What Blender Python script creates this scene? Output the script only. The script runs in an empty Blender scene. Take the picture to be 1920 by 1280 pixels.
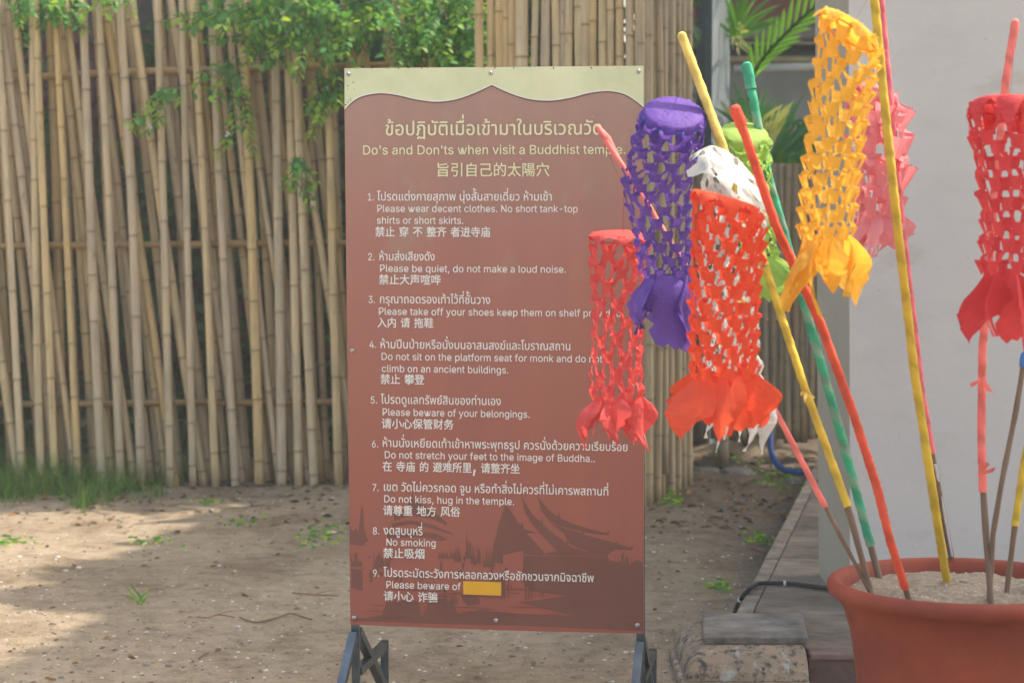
import bpy, math, random
from mathutils import Vector, Matrix, noise
from mathutils.geometry import tessellate_polygon
random.seed(7)
R = random.uniform
sc = bpy.context.scene
col = sc.collection

# ------------------------------------------------------------------ camera, world, sun, exposure
CAM_Z = 1.45
PITCH = math.radians(4.0)
F = 4000.0                       # focal length in pixels of the 1920 px wide photograph (75 mm)
cd = bpy.data.cameras.new('camera')
cam = bpy.data.objects.new('camera', cd)
col.objects.link(cam)
cam.location = (0, 0, CAM_Z)
cam.rotation_euler = (math.radians(90) - PITCH, 0, 0)
cd.lens = 75.0
cd.sensor_width = 36.0
cd.clip_start = 0.1
cd.clip_end = 500
cd.dof.use_dof = True
cd.dof.focus_distance = 5.65
cd.dof.aperture_fstop = 5.0
sc.camera = cam

SUN_EL = math.radians(58)
SUN_AZ = math.radians(20)        # measured from +X towards +Y
SUN = Vector((math.cos(SUN_EL) * math.cos(SUN_AZ), math.cos(SUN_EL) * math.sin(SUN_AZ), math.sin(SUN_EL)))
world = bpy.data.worlds.new('World')
sc.world = world
world.use_nodes = True
wn = world.node_tree
sky = wn.nodes.new('ShaderNodeTexSky')
sky.sky_type = 'NISHITA'
sky.sun_disc = False
sky.sun_elevation = SUN_EL
sky.sun_rotation = math.radians(90) - SUN_AZ
sky.air_density = 1.0
sky.dust_density = 4.0
sky.ozone_density = 0.0
hz = wn.nodes.new('ShaderNodeMix')          # a hot hazy afternoon sky, a little warmer and greener than a clear one
hz.data_type = 'RGBA'
hz.blend_type = 'MULTIPLY'
hz.inputs[0].default_value = 1.0
hz.inputs[7].default_value = (1.05, 1.03, 0.92, 1)
wn.links.new(sky.outputs[0], hz.inputs[6])
wn.links.new(hz.outputs[2], wn.nodes['Background'].inputs[0])
wn.nodes['Background'].inputs[1].default_value = 0.15
sd = bpy.data.lights.new('sun', 'SUN')
sd.energy = 2.45
sd.angle = math.radians(0.6)
sd.color = (1.0, 0.90, 0.76)
so = bpy.data.objects.new('sun', sd)
col.objects.link(so)
so.rotation_euler = SUN.to_track_quat('Z', 'Y').to_euler()
sc.view_settings.view_transform = 'Standard'
sc.view_settings.look = 'None'
sc.view_settings.gamma = 1.0
sc.view_settings.exposure = 1.44

# ------------------------------------------------------------------ geometry helpers
cp, sp = math.cos(PITCH), math.sin(PITCH)
def ray(px, py):
    u = 640.0 - py
    return Vector((px - 960.0, F * cp + u * sp, u * cp - F * sp))
def P(px, py, Y):                # the world point seen at a pixel, at depth Y
    d = ray(px, py)
    return Vector((0, 0, CAM_Z)) + d * (Y / d.y)
def G(px, py, z=0.0):            # the world point seen at a pixel, at height z
    d = ray(px, py)
    return Vector((0, 0, CAM_Z)) + d * ((z - CAM_Z) / d.z)

def wloc(o):
    v = Vector((0, 0, 0))
    while o is not None:
        v = v + o.location
        o = o.parent
    return v
def mk(name, vs, fs, mat, parent=None, smooth=False, kind=None, at=None, rnd=None):
    """one mesh object from world coordinates; its origin goes to `at` (or the parent's)"""
    base = wloc(parent) if parent is not None else Vector((0, 0, 0))
    org = Vector(at) if at is not None else base
    me = bpy.data.meshes.new(name)
    me.from_pydata([tuple(Vector(v) - org) for v in vs], [], fs)
    if smooth:
        me.polygons.foreach_set('use_smooth', [True] * len(fs))
    if mat is not None:
        me.materials.append(mat)
    o = bpy.data.objects.new(name, me)
    col.objects.link(o)
    if parent is not None:
        o.parent = parent
    o.location = org - base
    if kind:
        o['kind'] = kind
    return o
def tag(o, label, cat, group=None):
    o['label'] = label
    o['category'] = cat
    if group:
        o['group'] = group
    return o
def thing(name, label, cat, loc, group=None):
    o = bpy.data.objects.new(name, None)
    o.empty_display_size = 0.1
    col.objects.link(o)
    o.location = loc
    return tag(o, label, cat, group)

class MB:
    def __init__(s):
        s.v = []
        s.f = []
    def add(s, vs, fs):
        n = len(s.v)
        s.v += [Vector(v) for v in vs]
        s.f += [tuple(i + n for i in f) for f in fs]
    def hexa(s, b, t):           # bottom quad and top quad
        s.add(list(b) + list(t), [(3, 2, 1, 0), (4, 5, 6, 7), (0, 1, 5, 4), (1, 2, 6, 5), (2, 3, 7, 6), (3, 0, 4, 7)])
    def box(s, x0, x1, y0, y1, z0, z1):
        s.hexa([(x0, y0, z0), (x1, y0, z0), (x1, y1, z0), (x0, y1, z0)], [(x0, y0, z1), (x1, y0, z1), (x1, y1, z1), (x0, y1, z1)])
    def tube(s, pts, rad, n=8, cap=True, square=False, up=None):
        pts = [Vector(p) for p in pts]
        rr = rad if isinstance(rad, (list, tuple)) else [rad] * len(pts)
        rings = []
        a = None
        for i, p in enumerate(pts):
            d = (pts[min(i + 1, len(pts) - 1)] - pts[max(i - 1, 0)]).normalized()
            if a is None:
                ref = Vector(up) if up else (Vector((0, 0, 1)) if abs(d.z) < 0.9 else Vector((0, 1, 0)))
                a = ref.cross(d).normalized()
            a = (a - d * a.dot(d)).normalized()
            b = d.cross(a)
            k = 4 if square else n
            off = math.pi / 4 if square else 0
            q = math.sqrt(2) if square else 1
            rings.append([p + (a * math.cos(off + 2 * math.pi * j / k) + b * math.sin(off + 2 * math.pi * j / k)) * rr[i] * q for j in range(k)])
        k = len(rings[0])
        vs = [v for r in rings for v in r]
        fs = []
        for i in range(len(rings) - 1):
            for j in range(k):
                fs.append((i * k + j, i * k + (j + 1) % k, (i + 1) * k + (j + 1) % k, (i + 1) * k + j))
        if cap:
            fs.append(tuple(range(k))[::-1])
            fs.append(tuple((len(rings) - 1) * k + j for j in range(k)))
        s.add(vs, fs)
    def build(s, name, mat, parent=None, **kw):
        return mk(name, s.v, s.f, mat, parent, **kw)

# ------------------------------------------------------------------ materials
def newmat(name):
    m = bpy.data.materials.new(name)
    m.use_nodes = True
    return m, m.node_tree.nodes, m.node_tree.links, m.node_tree.nodes['Principled BSDF']
def lin(r, g, b):
    f = lambda c: ((c / 255 + 0.055) / 1.055) ** 2.4 if c > 10 else c / 255 / 12.92
    return (f(r), f(g), f(b), 1)
def ramp(N, L, src, stops):
    r = N.new('ShaderNodeValToRGB')
    el = r.color_ramp.elements
    while len(el) < len(stops):
        el.new(0.5)
    for e, (p, c) in zip(el, stops):
        e.position = p
        e.color = c if len(c) == 4 else (*c, 1)
    L.new(src, r.inputs[0])
    return r.outputs[0]
def nz(N, L, scale, detail=4, rough=0.55, vec=None, stretch=None):
    t = N.new('ShaderNodeTexNoise')
    t.inputs['Scale'].default_value = scale
    t.inputs['Detail'].default_value = detail
    t.inputs['Roughness'].default_value = rough
    if vec is None:
        vec = N.new('ShaderNodeTexCoord').outputs['Object']
    if stretch:
        mp = N.new('ShaderNodeMapping')
        mp.inputs['Scale'].default_value = stretch
        L.new(vec, mp.inputs[0])
        vec = mp.outputs[0]
    L.new(vec, t.inputs['Vector'])
    return t.outputs['Fac']
def mixc(N, L, fac, a, b, mode='MIX'):
    x = N.new('ShaderNodeMix')
    x.data_type = 'RGBA'
    x.blend_type = mode
    for i, s in ((0, fac), (6, a), (7, b)):
        if hasattr(s, 'default_value') or hasattr(s, 'is_linked'):
            L.new(s, x.inputs[i])
        else:
            x.inputs[i].default_value = s
    return x.outputs[2]
def bump(N, L, b, h, dist=0.01, strength=0.5):
    bp = N.new('ShaderNodeBump')
    bp.inputs['Strength'].default_value = strength
    bp.inputs['Distance'].default_value = dist
    L.new(h, bp.inputs['Height'])
    L.new(bp.outputs[0], b.inputs['Normal'])
def simple(name, c, rough=0.7, var=0.25, scale=12, bmp=0.002, metal=0, spec=0.4, rnd=0.0, c2=None, stretch=None):
    m, N, L, b = newmat(name)
    c = tuple(c[:3]) + (1,)
    lo = tuple(x * (1 - var) for x in c[:3]) + (1,)
    hi = (tuple(c2[:3]) + (1,)) if c2 else tuple(min(1, x * (1 + var)) for x in c[:3]) + (1,)
    n1 = nz(N, L, scale, 6, 0.6, stretch=stretch)
    o = ramp(N, L, n1, [(0.3, lo), (0.72, hi)])
    if rnd:
        oi = N.new('ShaderNodeObjectInfo')
        o = mixc(N, L, 1.0, o, ramp(N, L, oi.outputs['Random'], [(0, (1 - rnd,) * 3), (1, (1 + rnd,) * 3)]), 'MULTIPLY')
    L.new(o, b.inputs['Base Color'])
    b.inputs['Roughness'].default_value = rough
    b.inputs['Metallic'].default_value = metal
    b.inputs['Specular IOR Level'].default_value = spec
    if bmp:
        bump(N, L, b, nz(N, L, scale * 4, 4, stretch=stretch), bmp, 0.6)
    return m
def thin(name, c, trans=0.4, rough=0.6, var=0.12, scale=20, rnd=0.0, spec=0.3, tc=None):
    """paper and leaves: a diffuse front mixed with light passing through"""
    m, N, L, b = newmat(name)
    c = tuple(c[:3]) + (1,)
    o = ramp(N, L, nz(N, L, scale, 3), [(0.3, tuple(x * (1 - var) for x in c[:3]) + (1,)), (0.7, tuple(min(1, x * (1 + var)) for x in c[:3]) + (1,))])
    if rnd:
        oi = N.new('ShaderNodeObjectInfo')
        o = mixc(N, L, 1.0, o, ramp(N, L, oi.outputs['Random'], [(0, (1 - rnd,) * 3), (1, (1 + rnd,) * 3)]), 'MULTIPLY')
        at = N.new('ShaderNodeAttribute')
        at.attribute_name = 'tone'
        o = mixc(N, L, 1.0, o, at.outputs['Color'], 'MULTIPLY')
    L.new(o, b.inputs['Base Color'])
    if not rnd:
        bump(N, L, b, nz(N, L, 55, 5, 0.65), .006, .8)
    b.inputs['Roughness'].default_value = rough
    b.inputs['Specular IOR Level'].default_value = spec
    t = N.new('ShaderNodeBsdfTranslucent')
    if tc:
        t.inputs[0].default_value = tuple(tc[:3]) + (1,)
    else:
        L.new(o, t.inputs[0])
    mx = N.new('ShaderNodeMixShader')
    mx.inputs[0].default_value = trans
    L.new(b.outputs[0], mx.inputs[1])
    L.new(t.outputs[0], mx.inputs[2])
    L.new(mx.outputs[0], N['Material Output'].inputs[0])
    return m
def bamboo_mat(name, stops, dark=0.35):
    m, N, L, b = newmat(name)
    oi = N.new('ShaderNodeObjectInfo')
    base = ramp(N, L, oi.outputs['Random'], stops)
    tc = N.new('ShaderNodeTexCoord')
    # every pole reads its own stretch of the grain
    ad = N.new('ShaderNodeVectorMath')
    ad.operation = 'ADD'
    cb = N.new('ShaderNodeCombineXYZ')
    mu = N.new('ShaderNodeMath')
    mu.operation = 'MULTIPLY'
    mu.inputs[1].default_value = 57.0
    L.new(oi.outputs['Random'], mu.inputs[0])
    L.new(mu.outputs[0], cb.inputs[2])
    L.new(tc.outputs['Object'], ad.inputs[0])
    L.new(cb.outputs[0], ad.inputs[1])
    streak = nz(N, L, 1.0, 4, 0.6, ad.outputs[0], (60, 60, 3.0))
    patch = nz(N, L, 1.0, 3, 0.6, ad.outputs[0], (5, 5, 2.4))
    spot = nz(N, L, 1.0, 5, 0.7, ad.outputs[0], (22, 22, 9))
    o = mixc(N, L, 1.0, base, ramp(N, L, streak, [(0.3, (0.78, 0.76, 0.74)), (0.7, (1.12, 1.12, 1.12))]), 'MULTIPLY')
    o = mixc(N, L, 1.0, o, ramp(N, L, patch, [(0.3, (0.74, 0.76, 0.80)), (0.5, (1, 1, 1)), (0.75, (1.12, 1.05, 0.92))]), 'MULTIPLY')
    o = mixc(N, L, 1.0, o, ramp(N, L, spot, [(0.60, (1, 1, 1)), (0.70, (0.66, 0.63, 0.60))]), 'MULTIPLY')
    at = N.new('ShaderNodeAttribute')
    at.attribute_name = 'joint'
    o = mixc(N, L, at.outputs['Fac'], o, (0.20 * dark / 0.35, 0.14 * dark / 0.35, 0.085 * dark / 0.35, 1))
    L.new(o, b.inputs['Base Color'])
    b.inputs['Roughness'].default_value = 0.5
    b.inputs['Specular IOR Level'].default_value = 0.35
    bump(N, L, b, streak, 0.002, 0.5)
    return m

M = {}
M['bamboo'] = bamboo_mat('bamboo', [(0.0, (0.60, 0.465, 0.28)), (0.3, (0.69, 0.54, 0.31)), (0.5, (0.65, 0.465, 0.22)), (0.58, (0.67, 0.53, 0.34)), (0.8, (0.54, 0.43, 0.30)), (1.0, (0.72, 0.56, 0.33))])
M['bamboo_grey'] = bamboo_mat('weathered_bamboo', [(0.0, (0.44, 0.345, 0.22)), (0.5, (0.52, 0.41, 0.255)), (1.0, (0.48, 0.395, 0.27))])
M['bamboo_dark'] = bamboo_mat('dark_bamboo', [(0.0, (0.27, 0.21, 0.135)), (0.5, (0.35, 0.27, 0.16)), (1.0, (0.30, 0.245, 0.165))])
M['rail'] = bamboo_mat('golden_bamboo', [(0.0, (0.44, 0.29, 0.12)), (1.0, (0.46, 0.32, 0.15))])
M['stick'] = simple('bare_stick', (0.20, 0.135, 0.095), 0.6, 0.3, 30, 0.001, stretch=(1, 1, .1))
M['steel'] = simple('dull_steel', (0.105, 0.135, 0.165), 0.32, 0.35, 9, 0.0005, metal=0.85)
M['screw'] = simple('screw_metal', (0.55, 0.55, 0.56), 0.35, 0.2, 60, 0.0, metal=0.9)
M['screw_dark'] = simple('screw_recess_shade', (0.05, 0.05, 0.06), 0.6, 0.2, 60, 0.0)

# ---- ground
def ground_mat():
    m, N, L, b = newmat('packed_dirt')
    tc = N.new('ShaderNodeTexCoord').outputs['Object']
    n1 = nz(N, L, 0.9, 5, 0.6, tc)
    n2 = nz(N, L, 14, 8, 0.7, tc)
    n3 = nz(N, L, 90, 4, 0.7, tc)
    o = ramp(N, L, n1, [(0.3, (0.250, 0.196, 0.138)), (0.5, (0.335, 0.268, 0.190)), (0.7, (0.385, 0.312, 0.224))])
    o = mixc(N, L, 1.0, o, ramp(N, L, n2, [(0.3, (0.62, 0.60, 0.58)), (0.52, (1, 1, 1)), (0.75, (1.15, 1.14, 1.12))]), 'MULTIPLY')
    n5 = nz(N, L, 2.6, 4, 0.6, tc, (1, .6, 1))
    o = mixc(N, L, 1.0, o, ramp(N, L, n5, [(0.36, (0.72, 0.69, 0.66)), (0.50, (1, 1, 1)), (0.7, (1.06, 1.05, 1.03))]), 'MULTIPLY')
    o = mixc(N, L, 1.0, o, ramp(N, L, n3, [(0.3, (0.78, 0.77, 0.76)), (0.7, (1.16, 1.16, 1.16))]), 'MULTIPLY')
    # darker, littered soil in the corner behind the sign
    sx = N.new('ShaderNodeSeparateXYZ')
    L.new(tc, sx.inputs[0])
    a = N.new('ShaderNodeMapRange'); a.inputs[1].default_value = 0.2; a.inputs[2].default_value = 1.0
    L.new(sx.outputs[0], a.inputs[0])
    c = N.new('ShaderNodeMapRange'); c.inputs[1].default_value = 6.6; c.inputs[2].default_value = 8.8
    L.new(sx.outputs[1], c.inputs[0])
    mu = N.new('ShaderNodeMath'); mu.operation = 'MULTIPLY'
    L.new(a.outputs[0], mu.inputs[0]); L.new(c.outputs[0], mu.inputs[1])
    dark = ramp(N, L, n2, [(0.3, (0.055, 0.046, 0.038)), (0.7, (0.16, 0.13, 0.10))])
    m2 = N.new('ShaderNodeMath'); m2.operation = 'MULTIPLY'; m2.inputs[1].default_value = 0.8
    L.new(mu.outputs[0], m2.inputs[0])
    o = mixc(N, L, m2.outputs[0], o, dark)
    # pale crumbs
    v = N.new('ShaderNodeTexVoronoi'); v.inputs['Scale'].default_value = 48
    L.new(tc, v.inputs['Vector'])
    sel = N.new('ShaderNodeMath'); sel.operation = 'LESS_THAN'; sel.inputs[1].default_value = 0.16
    L.new(v.outputs['Distance'], sel.inputs[0])
    sc2 = N.new('ShaderNodeSeparateColor'); L.new(v.outputs['Color'], sc2.inputs[0])
    s2 = N.new('ShaderNodeMath'); s2.operation = 'GREATER_THAN'; s2.inputs[1].default_value = 0.84
    L.new(sc2.outputs[0], s2.inputs[0])
    s3 = N.new('ShaderNodeMath'); s3.operation = 'MULTIPLY'
    L.new(sel.outputs[0], s3.inputs[0]); L.new(s2.outputs[0], s3.inputs[1])
    o = mixc(N, L, s3.outputs[0], o, mixc(N, L, sc2.outputs[1], (0.10, 0.08, 0.06, 1), (0.62, 0.58, 0.52, 1)))
    L.new(o, b.inputs['Base Color'])
    b.inputs['Roughness'].default_value = 0.95
    b.inputs['Specular IOR Level'].default_value = 0.15
    ad = N.new('ShaderNodeMath'); ad.operation = 'ADD'
    L.new(n2, ad.inputs[0]); L.new(n3, ad.inputs[1])
    bump(N, L, b, ad.outputs[0], 0.012, 0.7)
    return m
M['dirt'] = ground_mat()
def gz(x, y):
    if abs(x) > 5 or y < 3 or y > 13.5:
        return 0.0
    v = noise.noise(Vector((x * 0.9, y * 0.9, 3))) * 0.020 + noise.noise(Vector((x * 4, y * 4, 1))) * 0.008 + noise.noise(Vector((x * 13, y * 13, 9))) * 0.0035
    if x > 0.5 and y > 8.5:
        v += abs(noise.noise(Vector((x * 3, y * 3, 5)))) * 0.06 * min(1, (y - 8.5))
    e = min(1, (5 - abs(x)) * 2, (y - 3) * 2, (13.5 - y) * 2)
    return v * max(0, e)
xs = [-150, -40, -15, -8] + [-5 + 0.045 * i for i in range(223)] + [8, 15, 40, 150]
ys = [-150, -40, -8, 0, 2] + [3 + 0.05 * i for i in range(211)] + [16, 22, 40, 150]
gv = [(x, y, gz(x, y)) for y in ys for x in xs]
nx = len(xs)
gf = [(j * nx + i, j * nx + i + 1, (j + 1) * nx + i + 1, (j + 1) * nx + i) for j in range(len(ys) - 1) for i in range(nx - 1)]
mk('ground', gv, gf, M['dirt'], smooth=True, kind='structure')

# ---- white plastered wall on the right, with its shaded left return
def wall_mat():
    m, N, L, b = newmat('white_plaster')
    tc = N.new('ShaderNodeTexCoord').outputs['Object']
    o = ramp(N, L, nz(N, L, 1.2, 4, 0.5, tc), [(0.3, (0.615, 0.590, 0.560)), (0.7, (0.675, 0.650, 0.620))])
    st = nz(N, L, 1.0, 5, 0.6, tc, (3, 3, 7))
    o = mixc(N, L, 1.0, o, ramp(N, L, st, [(0.35, (0.95, 0.95, 0.94)), (0.5, (1, 1, 1)), (0.62, (1, 1, 1)), (0.70, (0.90, 0.87, 0.81)), (0.74, (1, 1, 1))]), 'MULTIPLY')
    v = N.new('ShaderNodeTexVoronoi'); v.inputs['Scale'].default_value = 9
    L.new(tc, v.inputs['Vector'])
    o = mixc(N, L, 1.0, o, ramp(N, L, v.outputs['Distance'], [(0.0, (0.72, 0.70, 0.66)), (0.022, (0.75, 0.73, 0.7)), (0.035, (1, 1, 1))]), 'MULTIPLY')
    L.new(o, b.inputs['Base Color'])
    b.inputs['Roughness'].default_value = 0.8
    bump(N, L, b, nz(N, L, 40, 4, 0.6, tc), 0.003, 0.35)
    return m
M['plaster'] = wall_mat()
PZ = 0.10                                            # height of the paved platform
fl_t, fl_b = P(1590, -900, 6.80), P(1595, 1110, 6.80)
fr_t, fr_b = P(2700, -900, 6.60), P(2700, 1125, 6.60)
bl_t, bl_b = P(1524, -900, 7.48), P(1537, 1090, 7.48)
br_t, br_b = P(2700, -900, 7.3), P(2700, 1110, 7.3)
w = thing('white_wall', 'tall smooth white plastered wall standing behind the flower pot of paper lanterns', 'wall', (fl_b.x, 6.8, 0))
M['plaster_side'] = simple('olive_cream_shaded_plaster', (0.40, 0.37, 0.30), 0.8, 0.06, 3, 0.002)  # olive cream paint, darkened: the return's shade is put into its colour
b = MB()
for v in (fl_b, fr_b, bl_b, br_b):
    v.z = PZ - 0.02
b.hexa([fl_b, fr_b, br_b, bl_b], [fl_t, fr_t, br_t, bl_t])
b.build('wall_body', M['plaster'], w)
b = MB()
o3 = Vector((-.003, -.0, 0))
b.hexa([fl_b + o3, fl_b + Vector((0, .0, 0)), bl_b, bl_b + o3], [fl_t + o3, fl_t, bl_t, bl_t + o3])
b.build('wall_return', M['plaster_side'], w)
b = MB()                                             # worn skirting where the wall meets the paving
b.hexa([fl_b + Vector((-.004, -.012, 0)), fr_b + Vector((0, -.012, 0)), fr_b + Vector((0, .0, 0)), fl_b + Vector((-.004, .0, 0))],
       [fl_b + Vector((-.004, -.008, .07)), fr_b + Vector((0, -.008, .07)), fr_b + Vector((0, 0, .07)), fl_b + Vector((-.004, 0, .07))])
b.build('skirting', M['plaster'], w)

# ---- platform with a raised rim, a moulded end block and a dark red tiled step
M['concrete'] = simple('stained_concrete', (0.19, 0.148, 0.115), 0.85, 0.40, 7, 0.014, c2=(0.30, 0.24, 0.185), rnd=.16)
M['concrete2'] = simple('pale_concrete', (0.25, 0.205, 0.16), 0.85, 0.45, 11, 0.016, rnd=.15)
M['redtile'] = simple('dark_red_tile', (0.14, 0.072, 0.062), 0.6, 0.5, 6, 0.004, c2=(0.22, 0.14, 0.12))
def block_mat():
    m, N, L, b = newmat('mossy_ochre_stone')
    tc = N.new('ShaderNodeTexCoord').outputs['Object']
    o = ramp(N, L, nz(N, L, 9, 5, 0.6, tc), [(0.3, (0.20, 0.16, 0.12)), (0.7, (0.36, 0.27, 0.18))])
    k = nz(N, L, 30, 6, 0.75, tc)
    o = mixc(N, L, ramp(N, L, k, [(0.50, (0, 0, 0)), (0.60, (1, 1, 1))]), o, (0.055, 0.055, 0.052, 1))
    k2 = nz(N, L, 18, 4, 0.7, tc)
    o = mixc(N, L, ramp(N, L, k2, [(0.56, (0, 0, 0)), (0.66, (1, 1, 1))]), o, (0.34, 0.34, 0.31, 1))
    L.new(o, b.inputs['Base Color'])
    b.inputs['Roughness'].default_value = 0.9
    bump(N, L, b, k, 0.008, 0.7)
    return m
M['block'] = block_mat()
M['slab'] = simple('grey_slab', (0.155, 0.15, 0.14), 0.85, 0.45, 9, 0.014, c2=(0.31, 0.28, 0.24))
E0, E1 = Vector((0.645, 6.42, 0)), Vector((1.66, 11.3, 0))      # outer edge of the platform
ed = (E1 - E0).normalized()
en = Vector((ed.y, -ed.x, 0))                                # towards the wall
pl = MB()
pl.hexa([E0 + en * .055, E0 + en * 4.2 - ed * 0.0, E1 + en * 4.2, E1 + en * .055], [v + Vector((0, 0, PZ - .006)) for v in (E0 + en * .055, E0 + en * 4.2, E1 + en * 4.2, E1 + en * .055)])
pf = pl.build('paving', M['concrete'], kind='structure')
n_rim = 7
Ls = (E1 - E0).length
for i in range(n_rim):
    a = E0 + ed * (Ls * i / n_rim + 0.004)
    c = E0 + ed * (Ls * (i + 1) / n_rim - 0.004)
    dz = R(-.003, .003)
    b = MB()
    b.hexa([a - en * .01, a + en * .052, c + en * .052, c - en * .01], [a + Vector((0, 0, PZ + dz)), a + en * .05 + Vector((0, 0, PZ + dz)), c + en * .05 + Vector((0, 0, PZ + dz)), c + Vector((0, 0, PZ + dz))])
    b.build('kerb_stone', M['concrete2'], pf)
# joints between paving slabs near the camera: slabs as thin proud pieces
for i in range(9):
    for j in range(3):
        a = E0 + ed * (0.42 + i * 0.52) + en * (0.0535 + j * 0.47)
        q = [a, a + en * .4685, a + en * .4685 + ed * .5175, a + ed * .5175]
        dz = PZ + R(0, .0015)
        b = MB()
        b.hexa([v + Vector((0, 0, PZ - .02)) for v in q], [v + Vector((0, 0, dz)) for v in q])
        b.build('paving_slab', M['concrete'], pf)
# red tiled front step
st = thing('tiled_step', 'dark red tiled step with a worn lighter edge beside the mossy end block', 'step', (1.1, 6.35, 0))
x0 = 0.869
b = MB()
b.hexa([(x0, 6.16, 0), (3.2, 6.16, 0), (3.2, 6.44, 0), (x0, 6.44, 0)], [(x0, 6.16, PZ - .012), (3.2, 6.16, PZ - .012), (3.2, 6.44, PZ - .012), (x0, 6.44, PZ - .012)])
b.build('riser', M['redtile'], st)
for i in range(6):
    b = MB()
    xx = x0 + i * .3
    b.hexa([(xx + .002, 6.145, PZ - .012), (xx + .297, 6.145, PZ - .012), (xx + .297, 6.23, PZ - .012), (xx + .002, 6.23, PZ - .012)], [(xx + .002, 6.15, PZ + .008), (xx + .297, 6.15, PZ + .008), (xx + .297, 6.23, PZ + .008), (xx + .002, 6.23, PZ + .008)])
    b.build('edge_tile', M['redtile'], st)
    b = MB()
    b.hexa([(xx + .002, 6.233, PZ - .012), (xx + .297, 6.233, PZ - .012), (xx + .297, 6.75, PZ - .012), (xx + .002, 6.75, PZ - .012)], [(xx + .002, 6.233, PZ + .004), (xx + .297, 6.233, PZ + .004), (xx + .297, 6.75, PZ + .004), (xx + .002, 6.75, PZ + .004)])
    b.build('top_tile', M['concrete'], st)
# moulded end block
def prof_block(x0, x1, prof, skew=0.0):
    """prof: list of (z, inset, front_y, back_y)"""
    b = MB()
    rings = [[(x0 + i, fy, z), (x1, fy, z), (x1 + skew, by, z), (x0 + i + skew, by, z)] for z, i, fy, by in prof]
    vs = [v for r in rings for v in r]
    fs = [(3, 2, 1, 0)] + [(k * 4 + j, k * 4 + (j + 1) % 4, k * 4 + 4 + (j + 1) % 4, k * 4 + 4 + j) for k in range(len(rings) - 1) for j in range(4)]
    n = (len(rings) - 1) * 4
    fs.append((n, n + 1, n + 2, n + 3))
    b.add(vs, fs)
    return b
bt = thing('stone_end_block', 'moss spotted ochre stone block with a grey slab on top, ending the kerb', 'stone block', (0.7, 6.2, 0))
prof_block(0.490, 0.865, [(-.01, 0, 6.08, 6.60), (.028, 0, 6.08, 6.60), (.034, .006, 6.09, 6.60)]).build('base_course', M['block'], bt)
prof_block(0.500, 0.862, [(.034, .004, 6.10, 6.60), (.06, .010, 6.112, 6.60), (.085, .024, 6.135, 6.60), (.104, .045, 6.17, 6.60), (.116, .066, 6.215, 6.60)]).build('moulding', M['block'], bt)
prof_block(0.566, 0.875, [(.116, 0, 6.235, 6.58), (.138, -.002, 6.232, 6.58), (.143, .004, 6.24, 6.575)], .03).build('top_slab', M['slab'], bt)

# ---- square weathered pole beyond the far fence
M['pole'] = simple('blue_grey_pole', (0.22, 0.27, 0.30), 0.75, 0.40, 4, 0.004, c2=(0.36, 0.41, 0.44), stretch=(1, 1, .25))
pp = [P(1305, 300, 12.3), P(1334, 300, 12.12), P(1367, 300, 12.3), P(1340, 300, 12.5)]
b = MB()
b.hexa([Vector((v.x, v.y, 0)) for v in pp], [Vector((v.x, v.y, 4.2)) for v in pp])
tag(b.build('square_post', M['pole'], at=(pp[1].x, 12.2, 0)), 'weathered blue grey square post rising behind the bamboo fence corner', 'post')

# ---- temple building beyond the plants (upper right)
M['maroon'] = simple('maroon_wall', (0.21, 0.085, 0.085), 0.8, 0.2, 3, 0.003)
M['mould'] = simple('weathered_moulding', (0.36, 0.31, 0.28), 0.8, 0.35, 3, 0.004, stretch=(.4, 1, 2))
M['mould_dark'] = simple('dark_weathered_moulding', (0.08, 0.08, 0.075), 0.85, 0.4, 3, 0.004)
M['mould_yellow'] = simple('ochre_moulding', (0.42, 0.35, 0.21), 0.8, 0.35, 5, 0.003)
M['greywall'] = simple('grey_plinth', (0.34, 0.36, 0.345), 0.8, 0.22, 2, 0.003)
M['whitepipe'] = simple('white_pipe', (0.72, 0.72, 0.68), 0.45, 0.08, 4, 0)
def bevel(o, w_=.006, n=2):
    m_ = o.modifiers.new('bevel', 'BEVEL')
    m_.width = w_
    m_.segments = n
for o in list(col.objects):
    if o.name.split('.')[0] in ('base_course', 'moulding', 'top_slab', 'edge_tile', 'kerb_stone', 'paving_slab'):
        bevel(o, .009 if o.name.startswith(('top', 'base')) else .005, 3)
bd = thing('temple_building', 'maroon walled building with weathered cornice bands and a grey plinth, behind the palms', 'building', (3, 14.2, 0))
zz = lambda y: P(1450, y, 14.0).z
def band(name, y0, y1, dep, mat):
    b = MB()
    b.box(0.9, 6.0, 14.0 - dep, 14.6, zz(y1), zz(y0))
    return b.build(name, mat, bd)
band('wall', -700, 50, 0.0, M['maroon'])
b = MB()
b.tube([(0.9, 13.95, (zz(50) + zz(80)) / 2), (6.0, 13.95, (zz(50) + zz(80)) / 2)], (zz(50) - zz(80)) / 2, 12)
b.build('cornice_roll', M['mould'], bd, smooth=True)
band('cornice_fillet', 80.5, 86, 0.10, M['mould'])
band('cornice_recess', 86.5, 107, 0.02, M['mould_dark'])
band('cornice_ledge', 107.5, 112, 0.12, M['mould_yellow'])
band('cornice_ledge', 112.5, 118, 0.16, M['mould_yellow'])
band('plinth', 118.5, 940, 0.05, M['greywall'])
b = MB()
pa, pb = P(1376, 130, 13.6), P(1760, 118, 13.6)
b.tube([pa, pb], 0.028, 10)
tag(b.build('water_pipe', M['whitepipe'], smooth=True), 'white pipe running level along the grey plinth behind the palms', 'pipe')

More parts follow.
